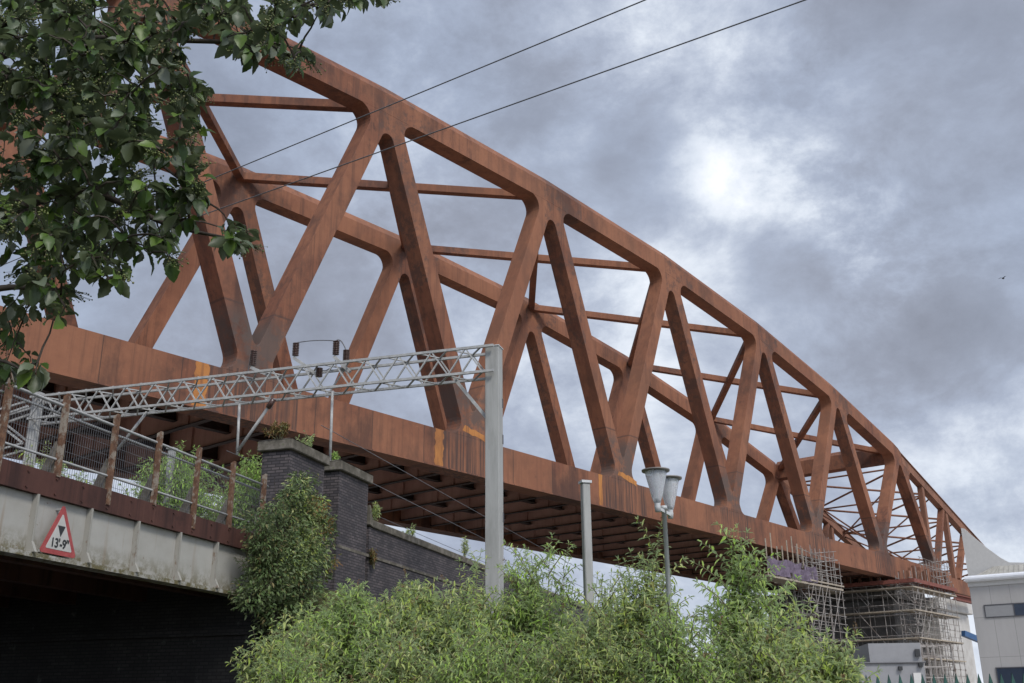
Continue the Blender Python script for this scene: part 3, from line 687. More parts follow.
m.bar(i1[1]+Vector((0, .05, -.05)), gpt(270, 376), .1); m.bar(i2[1]+Vector((0, .05, -.05)), gpt(319, 376), .1); m.bar(i4[1]+Vector((0, .05, -.05)), gpt(350, 372), .1)
m.bar(i5[1], gpt(346, 366), .07); m.build('bracket_arm', M['galv'], ga)
m = MB()
def sagl(a, b, s, n_=8): a = Vector(a); b = Vector(b); return [a.lerp(b, k/n_)-Vector((0, 0, s*4*(k/n_)*(1-k/n_))) for k in range(n_+1)]
m.tube(sagl(i2[0], i4[0], -.05), .016, 5); m.tube(sagl(i4[0], i5[0], -.15), .02, 5); m.tube(sagl(i3[0], gpt(336, 360), .2), .014, 5); m.tube(sagl(i1[0], gpt(248, 372), -.2), .014, 5)
m.build('jumper_wire', M['wire'], ga)
m = MB(); m.tube([gpt(332.5, 391), gpt(330, 462)], .045, 8); m.build('dropper_post', M['galv'], ga, True)
m = MB(); m.tube([gpt(239.5, 404), gpt(237, 455)], .045, 8); m.build('dropper_post', M['galv'], ga, True)
m = MB(); m.tube([gpt(272, 402), gpt(237, 452)], .05, 8); m.build('registration_arm', M['galv'], ga, True)
m = MB(); m.tube([gpt(274, 399), gpt(268, 408)], .09, 8); m.build('insulator', M['insul'], ga, True)
m = MB(); m.tube([gpt(147, 412), gpt(117, 450)], .05, 8); m.build('registration_arm', M['galv'], ga, True)
gp = thing('signal_post', 'plain galvanised square post among the bushes behind the mesh parapet fence', 'post', rf(21.84, 15.5, 5.45), RZ)
m = MB(); m.box(-.07, .07, -.07, .07, 0, 2.5); m.build('shaft', M['galv'], gp, bevel=.01)
m = MB(); m.box(-.1, .1, -.1, .1, 2.502, 2.54); m.build('cap', M['galv'], gp)

for (px, py), lab in (((330, 462), 'thin contact wire running under the truss from the right dropper of the gantry'), ((237, 455), 'thin contact wire running under the truss from the left dropper of the gantry'), ((330, 430), 'thin catenary wire above the contact wire under the truss')):
    g0 = gpt(px, py); p0 = gm+N*g0[1]; p0.z = g0[2]; m = MB()
    for sg_, ln_ in ((-1, .6), (1, 150)): m.tube(sagl(p0, p0+U*(ln_*sg_), .05*ln_/20, 10), .012, 5)
    tag(m.build('contact_wire', M['wire'], None, True), lab, 'wire', 'overhead line wires')
# overhead cables
def cable(label, p, q, r, sag):
    m = MB(); m.tube(sagl(p, q, sag, 24), r, 6); tag(m.build('overhead_cable', M['wire'], None, True), label, 'cable', 'overhead cables')
def level_line(a, b, z, ext0, ext1):   # horizontal line through two sight lines
    pts = []
    for px, py in (a, b):
        d = cr*((px-512)/F_PX) - cu*((py-341.5)/F_PX) + fw; pts.append(CAM+d*((z-CAM.z)/d.z))
    v = pts[1]-pts[0]; return pts[0]-v*ext0, pts[1]+v*ext1
p, q = level_line((645, 0), (250, 163), 14.2, .9, 1.6); cable('upper of the two dark cables crossing the sky in front of the truss', p, q, .013, .0)
p, q = level_line((805, 0), (225, 207), 14.2, .9, 1.4); cable('lower, longer dark cable crossing the sky in front of the truss', p, q, .014, .0)

# ------------------------------------------------------------------ street lamp, bare pole, palisade fence
c = at(664, 508.5, 20); lp = thing('street_lamp', 'slim grey lamp post with two clear tapered lanterns under flat discs', 'lamp', (c.x, c.y, 0))
m = MB(); m.lathe([(.075, 0), (.075, 1.1), (.052, 1.15), (.045, c.z-.02), (.06, c.z-.02), (.06, c.z+.05)], (0, 0, 0), 14); m.build('pole', M['lampgrey'], lp, True)
arm = Vector((.17, .36, 0))
m = MB(); m.bar(-arm+Vector((0, 0, c.z-.06)), arm+Vector((0, 0, c.z-.06)), .05, .06); m.build('arm', M['lampgrey'], lp)
for s in (-1, 1):
    b = arm*s+Vector((0, 0, c.z-.03))
    m = MB(); m.lathe([(.05, -.1), (.06, 0), (.055, .05), (.06, .06)], b, 14); ft = m.build('lantern_base', M['lampgrey'], lp, True)
    m = MB(); m.lathe([(.06, .061), (.09, .15), (.20, .60), (.205, .665), (.195, .665), (.19, .60), (.08, .16), (.05, .07)], b, 20); m.build('lantern_bowl', M['bowl'], lp, True)
    m = MB(); m.lathe([(.03, .08), (.035, .36), (.07, .42), (.07, .62), (.03, .665)], b, 12); m.build('lamp_gear', M['galv'], lp, True)
    m = MB(); m.lathe([(.20, .667), (.265, .672), (.27, .70), (.10, .735), (.02, .745)], b, 24); m.build('hood', M['hood'], lp, True)
c = at(585, 481, 23.6); bp = thing('steel_pole', 'plain grey square pole with a flat cap between the gantry mast and lamp', 'pole', (c.x, c.y, 0), .3)
m = MB(); m.box(-.092, .092, -.092, .092, 0, c.z-.06); m.build('shaft', M['mast'], bp, bevel=.02)
m = MB(); m.box(-.12, .12, -.12, .12, c.z-.058, c.z); m.build('cap', M['lampgrey'], bp)

pf = thing('palisade_fence', 'dark green spiked palisade fence along the bottom right of the view', 'fence', at(866, 676, 19.6).xy.to_3d(), 0)
m = MB(); zt = 2.29
for k in range(60):
    x = k*.2
    m.add([(x-.035, -.01, 0), (x+.035, -.01, 0), (x+.035, -.01, zt-.28), (x+.045, -.01, zt-.2), (x, -.01, zt), (x-.045, -.01, zt-.2), (x-.035, -.01, zt-.28),
           (x-.035, .012, 0), (x+.035, .012, 0), (x+.035, .012, zt-.28), (x+.045, .012, zt-.2), (x, .012, zt), (x-.045, .012, zt-.2), (x-.035, .012, zt-.28)],
          [tuple(range(7)), tuple(range(13, 6, -1))]+[(i, (i+1) % 7, 7+(i+1) % 7, 7+i) for i in range(7)])
m.build('pales', M['green_paint'], pf)
for z in (.4, 1.8):
    m = MB(); m.box(-.1, 12, .013, .06, z, z+.05); m.build('rail', M['green_paint'], pf)
for k in range(5):
    m = MB(); m.box(k*2.8-.05, k*2.8+.05, .065, .165, 0, 2.0); m.build('post', M['green_paint'], pf)

# ------------------------------------------------------------------ grey building, site cabins
bd = thing('office_building', 'grey clad building with white eaves and a sail shaped parapet at the right edge', 'building', (29.72, 70, 0), -math.atan2(.6, .8))
m = MB(); m.box(0, 24, 0, 18, 0, 9.33); bw = m.build('wall', M['clad'], bd)
m = MB(); m.box(-.05, 24, -.06, 18, 9.332, 9.62); m.build('soffit_band', M['clad_light'], bd)
m = MB(); m.tube([(-.12, -.18, 9.82), (24, -.18, 9.82)], .2, 12); m.box(-.12, 24, -.2, 18, 9.622, 9.75); m.build('eaves_gutter', M['white'], bd, False)
m = MB(); m.add([(.35, -.02, 9.98), (24, -.02, 9.98), (24, .49, 10.56), (1.6, .49, 10.56)], [(0, 1, 2, 3)])
for i in range(78): m.bar((.75+i*.3+(.0), -.02, 9.99), (min(.75+i*.3+.02, 24) if i > 3 else 1.6+i*.1, .49, 10.57), .05, .05)
m.add([(0, .63, 9.98), (24, .63, 9.98), (24, 9, 10.6), (0, 9, 10.6)], [(0, 1, 2, 3)])
m.build('roof', M['roofsheet'], bd)
cur = [(-.08, 9.96), (-.08, 13.25), (.12, 13.2), (.7, 12.5), (1.4, 11.75), (2.1, 11.08), (2.55, 10.75), (3.4, 10.66), (4.2, 10.66), (24, 10.66), (24, 9.96)]
m = MB(); m.prism(cur, .5, .62); m.build('sail_parapet', M['clad_light'], bd)
def window(x0, x1, z0_, z1_, split=None):
    f = MB(); e = .06
    f.box(x0, x1, -.05, -.002, z0_, z0_+e); f.box(x0, x1, -.05, -.002, z1_-e, z1_); f.box(x0, x0+e, -.05, -.002, z0_+e, z1_-e); f.box(x1-e, x1, -.05, -.002, z0_+e, z1_-e)
    if split: f.box(split-e/2, split+e/2, -.05, -.002, z0_+e, z1_-e)
    fo = f.build('window', M['frame_dark'], bd)
    if split:
        g_ = MB(); g_.box(x0+e, split-e/2, -.03, -.01, z0_+e, z1_-e); g_.build('pane', M['pane_grey'], fo)
    g_ = MB(); g_.box((split+e/2) if split else x0+e, x1-e, -.03, -.01, z0_+e, z1_-e); g_.build('pane', M['glass'], fo)
window(.72, 4.6, 7.32, 8.14, 2.5); window(6.2, 9.8, 7.32, 8.14, 8.0); window(.85, 4.4, 3.2, 4.28); window(6.2, 9.8, 3.2, 4.28)
cb = thing('site_cabin', 'light grey site cabin block below the scaffold with a pipe along its wall', 'cabin', (19.0, 61, 0), -.12)
m = MB(); m.box(0, 3.6, 0, 5, 0, 4.3); m.build('lower_unit', M['cabin'], cb)
m = MB(); m.box(.75, 3.55, .05, 5, 4.302, 5.3); m.build('upper_unit', M['cabin'], cb)
m = MB(); m.tube([(-.1, -.08, 4.25), (3.7, -.08, 4.25)], .05, 6); m.build('pipe', M['frame_dark'], cb)
m = MB(); m.box(3.2, 3.45, -.14, -.003, 4.55, 4.95); m.box(3.3, 3.5, -.2, -.003, 4.0, 4.22); m.box(2.2, 2.4, -.2, -.003, 3.85, 4.05); m.build('floodlight', M['black'], cb)
m = MB(); m.box(2.95, 3.35, -.1, -.003, 3.1, 3.7); m.build('junction_box', M['clad_light'], cb)
# ladder-like access tower beside the cabin
at_ = thing('access_tower', 'pale narrow access tower with rungs between the grey cabin and the pale pier', 'scaffold', (24.2, 66, 0), .2)
m = MB()
for x in np.arange(0, 2.6, .42):
    for y in (0, 1.2): m.tube([(x, y, 0), (x*.98-.05, y, 5.6)], .035, 5)
for z in np.arange(.5, 5.7, .62):
    for y in (0, 1.2): m.tube([(-.1, y, z), (2.3, y, z)], .035, 5)
m.build('frame', M['tube'], at_)

# ------------------------------------------------------------------ vegetation
def frames(d, roll):     # per-row orthonormal frames, x along d
    d = d/np.linalg.norm(d, axis=1, keepdims=True); upv = np.tile([0., 0, 1], (len(d), 1)); upv[np.abs(d[:, 2]) > .97] = [1, 0, 0]
    s = np.cross(upv, d); s /= np.linalg.norm(s, axis=1, keepdims=True); n = np.cross(d, s)
    c, sn = np.cos(roll)[:, None], np.sin(roll)[:, None]; return d, s*c+n*sn, n*c-s*sn
LANCE = np.array([(0, 0, 0), (.35, .5, .05), (.35, -.5, .05), (.4, 0, -.03), (.75, .33, -.02), (.75, -.33, -.02), (.75, 0, -.10), (1, 0, -.22)])
LANCE_F = np.array([(0, 3, 1, 1), (0, 2, 3, 3), (3, 6, 4, 1), (3, 2, 5, 6), (6, 7, 4, 4), (6, 5, 7, 7)])
def leaf_arrays(P, D, roll, length, width, T=LANCE, TF=None):
    d, s, n = frames(D, roll); k = len(T)
    V = P[:, None, :] + T[None, :, 0:1]*length[:, None, None]*d[:, None, :] + T[None, :, 1:2]*(width)[:, None, None]*s[:, None, :] + T[None, :, 2:3]*length[:, None, None]*n[:, None, :]
    tris = TF; Fq = (tris[None]+(np.arange(len(P))*k)[:, None, None]).reshape(-1, tris.shape[1]); return V.reshape(-1, 3), Fq
LANCE_T = np.array([(0, 3, 1), (0, 2, 3), (3, 6, 1), (6, 4, 1), (3, 2, 6), (2, 5, 6), (6, 7, 4), (6, 5, 7)])
OVAL = np.array([(0, 0, 0), (.10, .16, .02), (.22, .34, .09), (.33, .40, .10), (.40, .52, .11), (.55, .47, .06), (.62, .52, .05), (.78, .32, -.06), (.83, .30, -.09), (1, 0, -.22),
                 (.83, -.30, -.09), (.78, -.32, -.06), (.62, -.52, .05), (.55, -.47, .06), (.40, -.52, .11), (.33, -.40, .10), (.22, -.34, .09), (.10, -.16, .04), (.3, 0, -.01), (.6, 0, -.04)])
OVAL_T = np.array([(0, 18, 1), (1, 18, 2), (2, 18, 3), (3, 18, 4), (4, 18, 19), (4, 19, 5), (5, 19, 6), (6, 19, 7), (7, 19, 8), (8, 19, 9), (9, 19, 10), (10, 19, 11), (11, 19, 12), (12, 19, 13), (13, 19, 14), (14, 19, 18), (14, 18, 15), (15, 18, 16), (16, 18, 17), (17, 18, 0)])
def tubes_np(paths, r0, r1, n=4):      # many thin tapered stems as one array mesh
    Vs, Fs, o = [], [], 0
    for pts in paths:
        k = len(pts); d = np.gradient(pts, axis=0); d /= np.linalg.norm(d, axis=1, keepdims=True)+1e-9
        ref = np.array([.3, .9, .3]); a = np.cross(d, ref); a /= np.linalg.norm(a, axis=1, keepdims=True)+1e-9; b = np.cross(a, d)
        rr = np.linspace(r0, r1, k)[:, None]
        for j in range(n): t_ = 2*np.pi*j/n; Vs.append(pts+(a*np.cos(t_)+b*np.sin(t_))*rr)
        idx = np.arange(k-1)
        for j in range(n):
            j2 = (j+1) % n; Fs.append(np.stack([o+j*k+idx, o+j2*k+idx, o+j2*k+idx+1, o+j*k+idx+1], 1))
        o += n*k
    return np.concatenate(Vs), np.concatenate(Fs)

def buddleia(name, label, cat, base, height, rx, ry, nst, leaf=.17, mat='leaf_budd', group=None, tall=.0, wid=.25, gap=.078, seed=0):
    """upright shrub of arching stems with pairs of drooping narrow leaves"""
    g = np.random.default_rng(seed+101); root = thing(name, label, cat, base, 0, group)
    paths = []; P = []; D = []; Ls = []
    nc = max(3, nst//9); ca = g.uniform(0, 2*np.pi, nc); crr = np.sqrt(g.uniform(.02, 1, nc)); chh = g.uniform(.8, 1.05, nc); crr[0] = .3; chh[0] = .95; crr[1] = .5; chh *= g.uniform(.95, 1.03)
    for i in range(nst):
        ci = 0 if g.random() < .12 else g.integers(nc); a = ca[ci]+g.normal(0, .9 if ci == 0 else .42); rr = min(1.1, abs(crr[ci]+g.normal(0, .2))); tx, ty = rr*np.cos(a)*rx, rr*np.sin(a)*ry
        h = height*(1-.5*rr**2)*g.uniform(.78, 1.0)*chh[ci]
        if g.random() < tall: h *= g.uniform(1.08, 1.22)
        t_ = np.linspace(0, 1, 9)[:, None]
        st = np.array([tx*.25, ty*.25, 0.]); en = np.array([tx, ty, h]); bend = np.array([tx*.12, ty*.12, 0])
        pts = st+(en-st)*t_+bend*np.sin(t_*np.pi)*np.array([1, 1, 0])+g.normal(0, .02, (9, 3))*t_
        pts[-1] += np.array([np.cos(a), np.sin(a), -.4])*.08*height*.3
        paths.append(pts)
        subs = [(pts, .25)]
        for q in range(g.integers(5, 9)):       # side shoots
            f = g.uniform(.3, .92); k = int(f*8); o = pts[k]+(pts[k+1]-pts[k])*(f*8-k); az = g.uniform(0, 2*np.pi)
            ln_ = height*g.uniform(.12, .26)*(1.15-f*.5); e = o+np.array([np.cos(az)*.75, np.sin(az)*.75, g.uniform(.35, .9)])*ln_
            sp = o+(e-o)*np.linspace(0, 1, 5)[:, None]+np.array([0, 0, 1])*(np.sin(np.linspace(0, 1, 5)*np.pi)*.1*ln_)[:, None]
            paths.append(sp); subs.append((sp, .1))
        for sp, f0 in subs:
            seg = np.linalg.norm(np.diff(sp, axis=0), axis=1); tot = seg.sum(); npair = max(3, int(tot*(1-f0)/gap)); cum = np.concatenate([[0], np.cumsum(seg)])/tot
            fs = f0+(1-f0)*np.linspace(0, 1, npair)
            for q, f in enumerate(fs):
                p = np.array([np.interp(f, cum, sp[:, j]) for j in range(3)]); d = sp[-1]-sp[-2]; d = d/np.linalg.norm(d)
                az = q*1.57+g.uniform(-.4, .4); s1 = np.cross(d, [.2, .5, .8]); s1 /= np.linalg.norm(s1); s2 = np.cross(d, s1); o = s1*np.cos(az)+s2*np.sin(az)
                for sg_ in (-1, 1):
                    dd = o*sg_*.9+d*g.uniform(.15, .7)+np.array([0, 0, -1])*g.uniform(-.1, .45)+g.normal(0, .12, 3)
                    P.append(p); D.append(dd); Ls.append(leaf*g.uniform(.6, 1.15)*(1.05-.45*max(0, f-.6)/.4))
            for q in range(3): P.append(sp[-1]); D.append((sp[-1]-sp[-2])/np.linalg.norm(sp[-1]-sp[-2])+g.normal(0, .35, 3)); Ls.append(leaf*.55)
    P, D, Ls = np.array(P), np.array(D), np.array(Ls)
    if leaf > .15 and nst > 25:      # a few spent flower spikes
        k_ = g.choice(len(paths), 16, replace=False); Q = []; QD = []
        for q in k_:
            e = paths[q][-1]; d = paths[q][-1]-paths[q][-2]; d = d/np.linalg.norm(d)
            for z_ in range(26): Q.append(e+d*g.uniform(0, .22)+g.normal(0, .012, 3)); QD.append(g.normal(0, 1, 3)+d)
        V, Fq = leaf_arrays(np.array(Q), np.array(QD), g.normal(0, 1, len(Q)), np.full(len(Q), .045), np.full(len(Q), .02), LANCE, LANCE_T); np_mesh('spent_flower_sprays', V, Fq, M['leaf_dry'], root)
    V, Fq = leaf_arrays(P, D, g.normal(0, .35, len(P)), Ls, Ls*wid, LANCE, LANCE_T)
    np_mesh('foliage', V, Fq, M[mat], root)
    V, Fq = tubes_np(paths, .014, .004); np_mesh('stems', V, Fq, M['stem'], root)
    return root
def place(px, depth): p = at(px, 640, depth); u, n = p.dot(U), p.dot(N); return Vector((p.x, p.y, emb_h(u, n) if u > 20.2 else 0))
BUSH = [  # px, top py, depth, half width m, stems, tall, label
    (292, 596, 22.5, 1.30, 52, .1, 'left end buddleia bush growing in front of the dark underpass mouth'),
    (345, 572, 24.0, 1.3, 64, .1, 'pale green buddleia bush below the brick pilasters'),
    (412, 562, 24.5, 1.4, 70, .15, 'dense light buddleia bush in front of the string course of the brick wall'),
    (475, 566, 23.5, 1.25, 60, .2, 'buddleia bush hiding the foot of the square gantry mast'),
    (540, 536, 24.0, 1.25, 42, .6, 'tall thin-topped buddleia between the gantry mast and the bare pole'),
    (602, 556, 22.8, 1.2, 56, .3, 'buddleia bush around the foot of the bare square pole'),
    (655, 566, 21.0, 1.1, 56, .5, 'buddleia bush around the foot of the twin lantern lamp'),
    (735, 540, 20.5, 1.05, 60, .6, 'tallest buddleia, with bright spires reaching the lower chord right of the lamp'),
    (796, 578, 19.8, .95, 52, .4, 'buddleia bush with reddish leaves below the small purple netted scaffold'),
    (838, 628, 19.2, .65, 30, .3, 'last low buddleia bush at the end of the green palisade fence'),
]
for i, (px, py, dp, hw_, ns_, tl, lab) in enumerate(BUSH):
    b = place(px, dp); topz = at(px, py+4, dp).z
    buddleia('buddleia_bush', lab, 'bush', b, topz-b.z, hw_*1.1, hw_*1.1, int(ns_*1.2), .215, ('leaf_budd', 'leaf_fresh', 'leaf_budd')[i % 3], 'buddleia bushes', tl, seed=i)
LOW = [(300, 632, 20.4, 1.1, 40, 'low front buddleia at the foot of the left end bush'), (392, 616, 20.8, 1.3, 48, 'low front buddleia below the brick wall'),
       (490, 606, 20.2, 1.3, 46, 'low front buddleia in front of the gantry mast'), (585, 600, 19.6, 1.2, 46, 'low front buddleia in front of the bare pole'),
       (672, 588, 19.0, 1.1, 44, 'low front buddleia in front of the twin lamp'), (765, 608, 18.6, 1.0, 42, 'low front buddleia under the tallest one')]
for i, (px, py, dp, hw_, ns_, lab) in enumerate(LOW):
    b = place(px, dp); topz = at(px, py, dp).z
    buddleia('buddleia_bush', lab, 'bush', b, topz-b.z, hw_*1.05, hw_*.9, int(ns_*1.55), .18, ('leaf_fresh', 'leaf_budd')[i % 2], 'buddleia bushes', .2, seed=40+i)
# track-side bushes behind the mesh fence and on the pilasters
p = rf(22.4, 15.6, 5.45); buddleia('trackside_bush', 'bright green bush behind the mesh fence, left of the brick pilasters', 'bush', p, 2.85, 1.3, 1.3, 105, .18, 'leaf_bright', 'track side bushes', .2, seed=60)
p = rf(24.5, 15.0, 5.45); buddleia('trackside_bush', 'bright green bush squeezed between the fence end and the first brick pilaster', 'bush', p, 3.3, .8, .8, 60, .17, 'leaf_bright', 'track side bushes', .3, seed=61)
p = rf(19.6, 16.2, 5.45); buddleia('trackside_bush', 'sparse pale bush low behind the middle of the mesh fence', 'bush', p, 1.35, 1.1, .8, 22, .13, 'leaf_bright', 'track side bushes', .3, seed=62)
for i, (u_, n_, h_, lab) in enumerate(((22.6, 20.0, 3.0, 'pale scrub behind the far left mesh panel of the fence'), (25.1, 20.2, 3.0, 'pale scrub behind the mesh, above the height sign'), (27.6, 20.0, 3.1, 'green scrub behind the middle of the mesh fence'), (30.2, 20.0, 3.0, 'green scrub behind the signal post'))):
    buddleia('trackside_bush', lab, 'bush', rf(u_, n_, 5.45), h_, 1.6, 1.2, 60, .18, 'leaf_bright' if i > 1 else 'leaf_budd', 'track side bushes', .1, .28, .1, 90+i)
def weed(label, loc, h, r_, n_, seed, mat='leaf_budd'): buddleia('weed', label, 'plant', loc, h, r_, r_, n_, .11, mat, 'weeds on the walls', .4, .3, .08, seed)
weed('weeds on the stone cap of the first pilaster, near its left corner', rf(23.2, 13.3, 8.36), .5, .35, 9, 70, 'leaf_red')
weed('pale weed tuft at the right of the first pilaster cap', rf(24.7, 13.4, 8.36), .55, .3, 6, 71)
weed('small weed beside the dropper post on the second pilaster cap', rf(26.3, 13.3, 8.44), .3, .12, 3, 72, 'leaf_bright')
weed('weed sprouting from the coping next to the second pilaster', rf(28.9, 13.2, 7.1), .75, .25, 4, 73)
weed('thin weed sprouting from the coping midway to the gantry mast', rf(32.2, 13.2, 7.1), .6, .4, 4, 74)
weed('taller weed on the coping just left of the gantry mast', rf(37.0, 13.2, 7.1), .9, .3, 4, 75)
weed('orange tinged plant on the brick wall below the second pilaster', rf(28.3, 12.85, 5.7), .7, .3, 6, 76, 'leaf_red')

buddleia('buddleia_bush', 'loose buddleia sprays springing from the dark shrub on the first pilaster', 'bush', rf(23.0, 12.2, 4.6), 2.2, .75, .45, 22, .15, 'leaf_budd', 'buddleia bushes', .3, seed=64)
buddleia('buddleia_bush', 'buddleia sprays hanging over the end of the cream girder below the fence', 'bush', rf(21.2, 12.3, 4.3), 1.5, .8, .4, 20, .14, 'leaf_dark', 'buddleia bushes', .3, seed=65)
def leaf_cloud(root, blobs, n_, leaf, mat, name='foliage', seed=0, T=LANCE, TF=LANCE_T, wid=.5):
    g = np.random.default_rng(seed); tot = sum(b[3]*b[5] for b in blobs); P = []; D = []
    for cx_, cy_, cz_, a, b, c_ in blobs:
        k = int(n_*a*c_/tot); v = g.normal(0, 1, (k, 3)); v /= np.linalg.norm(v, axis=1, keepdims=True); v *= (g.uniform(.25, 1, (k, 1)))**.5
        v *= 1+.25*np.sin(v[:, :1]*7+cx_*3)*np.cos(v[:, 2:]*6)
        P.append(v*[a, b, c_]+[cx_, cy_, cz_]); D.append(v*[1, 1, .5]+g.normal(0, .5, (k, 3))+[0, 0, -.3])
    P = np.concatenate(P); D = np.concatenate(D); L_ = leaf*g.uniform(.6, 1.2, len(P))
    V, Fq = leaf_arrays(P, D, g.normal(0, .7, len(P)), L_, L_*wid, T, TF); return np_mesh(name, V, Fq, M[mat], root)
iv = thing('climbing_shrub', 'dark tangled shrub climbing the first pilaster and hanging over the end of the cream girder', 'shrub', rf(22.4, 12.3, 0), RZ)
bl = [(.35, .1, 6.3, .8, .4, .65), (-.6, 0, 5.8, .8, .45, .5), (-1.45, -.1, 5.35, .6, .4, .5), (-.4, 0, 5.1, 1.1, .5, .6), (-1.2, -.1, 4.6, .75, .45, .5), (.6, 0, 5.4, .9, .5, .6), (.3, -.05, 4.5, 1.0, .5, .6),
      (.95, 0, 6.5, .5, .3, .45), (.15, 0, 6.95, .4, .25, .35), (1.5, 0, 6.0, .4, .3, .5), (-1.7, 0, 4.2, .5, .4, .4), (-.4, 0, 3.9, .9, .4, .6), (-1.9, -.1, 5.75, .4, .3, .22), (-1.2, -.1, 6.1, .45, .3, .22), (1.75, 0, 6.35, .22, .2, .3), (1.7, 0, 5.2, .25, .2, .35), (.7, 0, 7.15, .2, .2, .3), (-.3, 0, 6.55, .4, .25, .3)]
leaf_cloud(iv, bl, 10500, .12, 'leaf_dark', seed=80, wid=.42)
leaf_cloud(iv, [bl[0], bl[3], bl[7], bl[8], bl[5]], 2600, .13, 'leaf_budd', 'light_foliage', 81, wid=.28)
leaf_cloud(iv, [(.5, -.35, 6.5, .4, .2, .25), (.8, -.4, 6.1, .3, .2, .3), (1.5, -.3, 5.3, .3, .2, .2)], 220, .11, 'leaf_red', 'turning_foliage', 82, wid=.4)
pth = []
g = np.random.default_rng(83)
for k in range(26):
    e = np.array([g.uniform(-1.8, 1.6), g.uniform(-.3, .3), g.uniform(4.8, 7.1)]); pth.append(np.array([g.uniform(-.1, .9), .2, 2.6])+(e-np.array([.4, .2, 2.6]))*np.linspace(0, 1, 7)[:, None]+g.normal(0, .05, (7, 3)))
V, Fq = tubes_np(pth, .03, .006); np_mesh('stems', V, Fq, M['bark'], iv)

# overhanging tree, close to the viewer, upper left
tr = thing('overhanging_tree', 'leafy tree with unripe berry clusters hanging in from the upper left corner', 'tree', (-4.9, 3.4, 0))
T0 = Vector((-4.9, 3.4, 0))
loc = lambda p: np.array(p)-np.array(T0)
CR = [  # px, py, half sizes in px, tips
    (40, 40, 90, 60, 66), (130, 45, 65, 50, 44), (60, 125, 85, 55, 56), (170, 118, 44, 48, 34), (45, 205, 65, 45, 34), (135, 205, 55, 38, 28), (185, 190, 22, 40, 10),
    (235, 238, 20, 10, 7), (55, 265, 48, 30, 15), (15, 325, 16, 22, 5), (105, 268, 32, 16, 8), (165, 245, 20, 16, 6), (60, 300, 18, 14, 4), (215, 20, 38, 22, 15), (262, 42, 28, 18, 9), (298, 62, 14, 10, 4),
    (292, 12, 24, 12, 7), (335, 4, 20, 7, 5), (375, -4, 14, 6, 3), (-60, 120, 50, 160, 30), (150, -50, 190, 35, 40), (30, 372, 10, 10, 2), (8, 375, 6, 14, 2)]
limbs = []
def limb(pix, r0, r1):
    pts = [T0+Vector((0, 0, 2.6))]+[at(*p_) for p_ in pix]; k = len(pts)
    fine = []
    for i in range(k-1):
        for q in range(6):
            t_ = q/6; p0, p1, p2, p3 = pts[max(i-1, 0)], pts[i], pts[i+1], pts[min(i+2, k-1)]
            fine.append(.5*((2*p1)+(p2-p0)*t_+(2*p0-5*p1+4*p2-p3)*t_*t_+(3*p1-p0-3*p2+p3)*t_**3))
    fine.append(pts[-1]); m_ = len(fine); limbs.append(fine)
    m = MB(); m.tube([f-T0 for f in fine], [r0+(r1-r0)*i/(m_-1) for i in range(m_)], 7); m.build('branch', M['bark'], tr, True)
m = MB(); m.tube([(0, 0, -.1), (.03, .02, 1.2), (-.02, 0, 2.5), (.05, .05, 4.2), (0, .1, 6)], [.2, .16, .14, .1, .05], 10); m.build('trunk', M['bark'], tr, True)
limb([(-160, 120, 4.6), (-10, 60, 4.8), (75, 40, 4.5), (160, 40, 4.2), (260, 45, 4.2), (300, 60, 4.2)], .03, .005)
limb([(-160, 260, 4.1), (0, 215, 4.2), (80, 190, 4.3), (170, 225, 4.2), (240, 240, 4.1)], .04, .004)
limb([(-180, 100, 4.2), (40, 10, 4.4), (170, -30, 4.4), (290, 5, 4.3), (380, -8, 4.2)], .03, .004)
limb([(-120, 320, 4.0), (-10, 290, 4.0), (40, 290, 4.0), (70, 310, 4.0)], .025, .004)
limb([(-180, 60, 4.6), (60, 90, 4.7), (130, 140, 4.6), (180, 180, 4.5)], .04, .004)
limb([(-90, 380, 4.0), (-10, 360, 3.9), (25, 372, 3.9)], .016, .004)
allp = np.array([tuple(p_) for l in limbs for p_ in l[5:]])
g = np.random.default_rng(5); P = []; D = []; Ls = []; tw = []; BP = []; st = []; tips = []
for px, py, hx, hy, n_ in CR:
    for k in range(int(n_*(2.0 if px < 110 and py < 240 else 1.7 if px > 210 and py < 90 else 1.2))):
        a = g.uniform(0, 6.283); r_ = math.sqrt(g.uniform(0, 1)); dp_ = g.uniform(3.5, 4.8) if g.random() < .75 else g.uniform(4.8, 6.0)
        tips.append(np.array(at(px+hx*r_*math.cos(a), py+hy*r_*math.sin(a), dp_)))
tips.sort(key=lambda t_: np.min(np.linalg.norm(allp-t_, axis=1)))
grown = [p_ for p_ in allp]
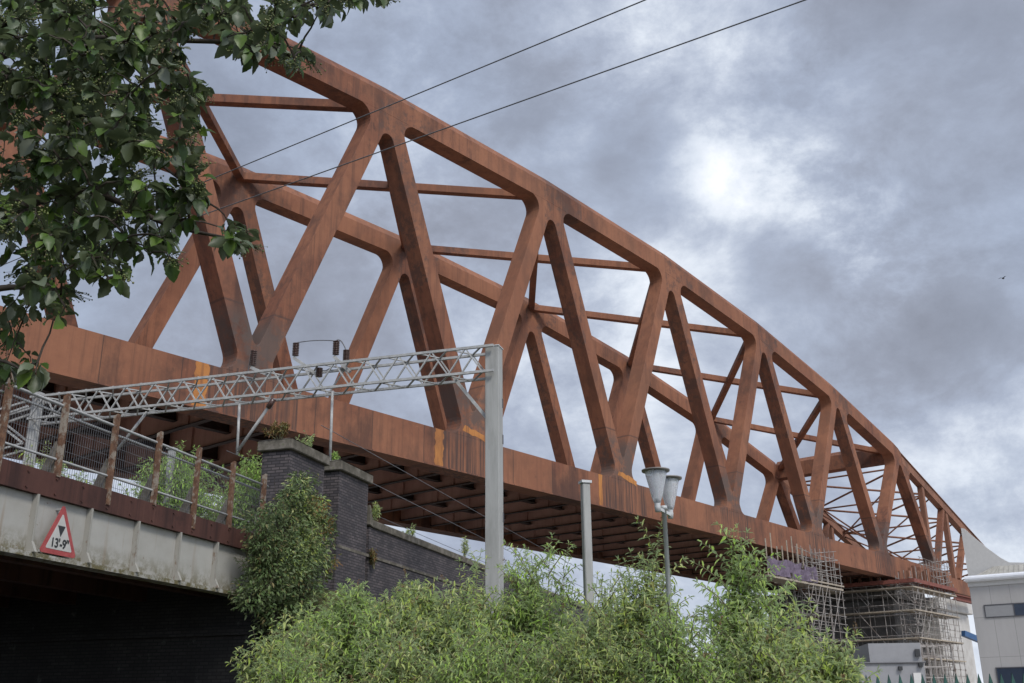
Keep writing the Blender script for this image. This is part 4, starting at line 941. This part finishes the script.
for tip in tips:       # every twig springs from the nearest wood grown so far
    if 1:
        ga_ = np.array(grown); j = np.argmin(np.linalg.norm(ga_-tip, axis=1)+np.clip(tip[2]-ga_[:, 2]+.02, -1, 0)*-.0); o = ga_[j]
        v = tip-o; ln_ = np.linalg.norm(v)
        t_ = np.linspace(0, 1, 6)[:, None]; path = o+v*t_+np.array([0, 0, 1])*np.sin(t_*np.pi)*.12*ln_+g.normal(0, .008, (6, 3))*t_
        tw.append(path); grown += [path[2], path[3], path[4], path[5]]; d = path[-1]-path[-2]; d = d/(np.linalg.norm(d)+1e-9); s1 = np.cross(d, [.3, .2, .9]); s1 /= np.linalg.norm(s1); s2 = np.cross(d, s1)
        nl = g.integers(7, 11)
        for q in range(nl):
            f = 1-.35*(q/nl)*min(1, .22/max(ln_, .05)); p = np.array([np.interp(f, np.linspace(0, 1, 6), path[:, c_]) for c_ in range(3)])
            az = q*2.4+g.uniform(-.3, .3); oo = s1*math.cos(az)+s2*math.sin(az); P.append(p+oo*.012); D.append(oo+d*g.uniform(.2, .9)+np.array([0, 0, -1])*g.uniform(.0, 1.0)+g.normal(0, .25, 3)); Ls.append(g.uniform(.038, .095))
        if g.random() < .62:     # corymb of green berries
            hd = tip+d*.05+np.array([0, 0, .01])
            for q in range(g.integers(14, 30)):
                e = hd+g.normal(0, 1, 3)*[.021, .021, .013]+d*.02; BP.append(e); st.append(np.array([tip, (tip+e)/2+g.normal(0, .003, 3), e]))
P = np.array(P); V, Fq = leaf_arrays(P-np.array(T0), np.array(D), g.normal(0, .6, len(P)), np.array(Ls), np.array(Ls)*g.uniform(.46, .64, len(P)), OVAL, OVAL_T)
np_mesh('crown', V, Fq, M['leaf_tree'], tr, True)
V, Fq = tubes_np([t_-np.array(T0) for t_ in tw], .006, .0022); np_mesh('twig_sprays', V, Fq, M['bark'], tr)
V, Fq = tubes_np([t_-np.array(T0) for t_ in st], .0011, .0009, 3); np_mesh('berry_stalks', V, Fq, M['leaf_tree'], tr)
ph = (1+5**.5)/2
ICO = np.array([(-1, ph, 0), (1, ph, 0), (-1, -ph, 0), (1, -ph, 0), (0, -1, ph), (0, 1, ph), (0, -1, -ph), (0, 1, -ph), (ph, 0, -1), (ph, 0, 1), (-ph, 0, -1), (-ph, 0, 1)])/math.sqrt(1+ph*ph)
ICF = np.array([(0,11,5),(0,5,1),(0,1,7),(0,7,10),(0,10,11),(1,5,9),(5,11,4),(11,10,2),(10,7,6),(7,1,8),(3,9,4),(3,4,2),(3,2,6),(3,6,8),(3,8,9),(4,9,5),(2,4,11),(6,2,10),(8,6,7),(9,8,1)])
BP = np.array(BP)-np.array(T0); V = (BP[:, None]+ICO[None]*g.uniform(.0032, .0052, (len(BP), 1, 1))).reshape(-1, 3); Fq = (ICF[None]+(np.arange(len(BP))*12)[:, None, None]).reshape(-1, 3)
np_mesh('berries', V, Fq, M['berry'], tr, True)

# a small bird far off at the right
c = at(1003, 278.5, 60); br = thing('bird', 'tiny dark bird flying in the sky at the far right', 'bird', c, .6)
m = MB(); m.tube([(-.14, 0, 0), (-.06, 0, .01), (.03, 0, .01), (.10, 0, .02), (.15, 0, .02)], [.01, .045, .05, .035, .005], 8); m.build('body', M['feather'], br, True)
for s in (-1, 1):
    m = MB(); m.add([(.06, 0, .02), (-.05, 0, .02), (-.03, s*.14, .09), (.05, s*.13, .09), (-.07, s*.28, .05)], [(0, 1, 2, 3), (3, 2, 4)])
    m.add([(.06, 0, .026), (-.05, 0, .026), (-.03, s*.14, .096), (.05, s*.13, .096), (-.07, s*.28, .056)], [(0, 3, 2, 1), (3, 4, 2)]); m.build('wing', M['feather'], br)
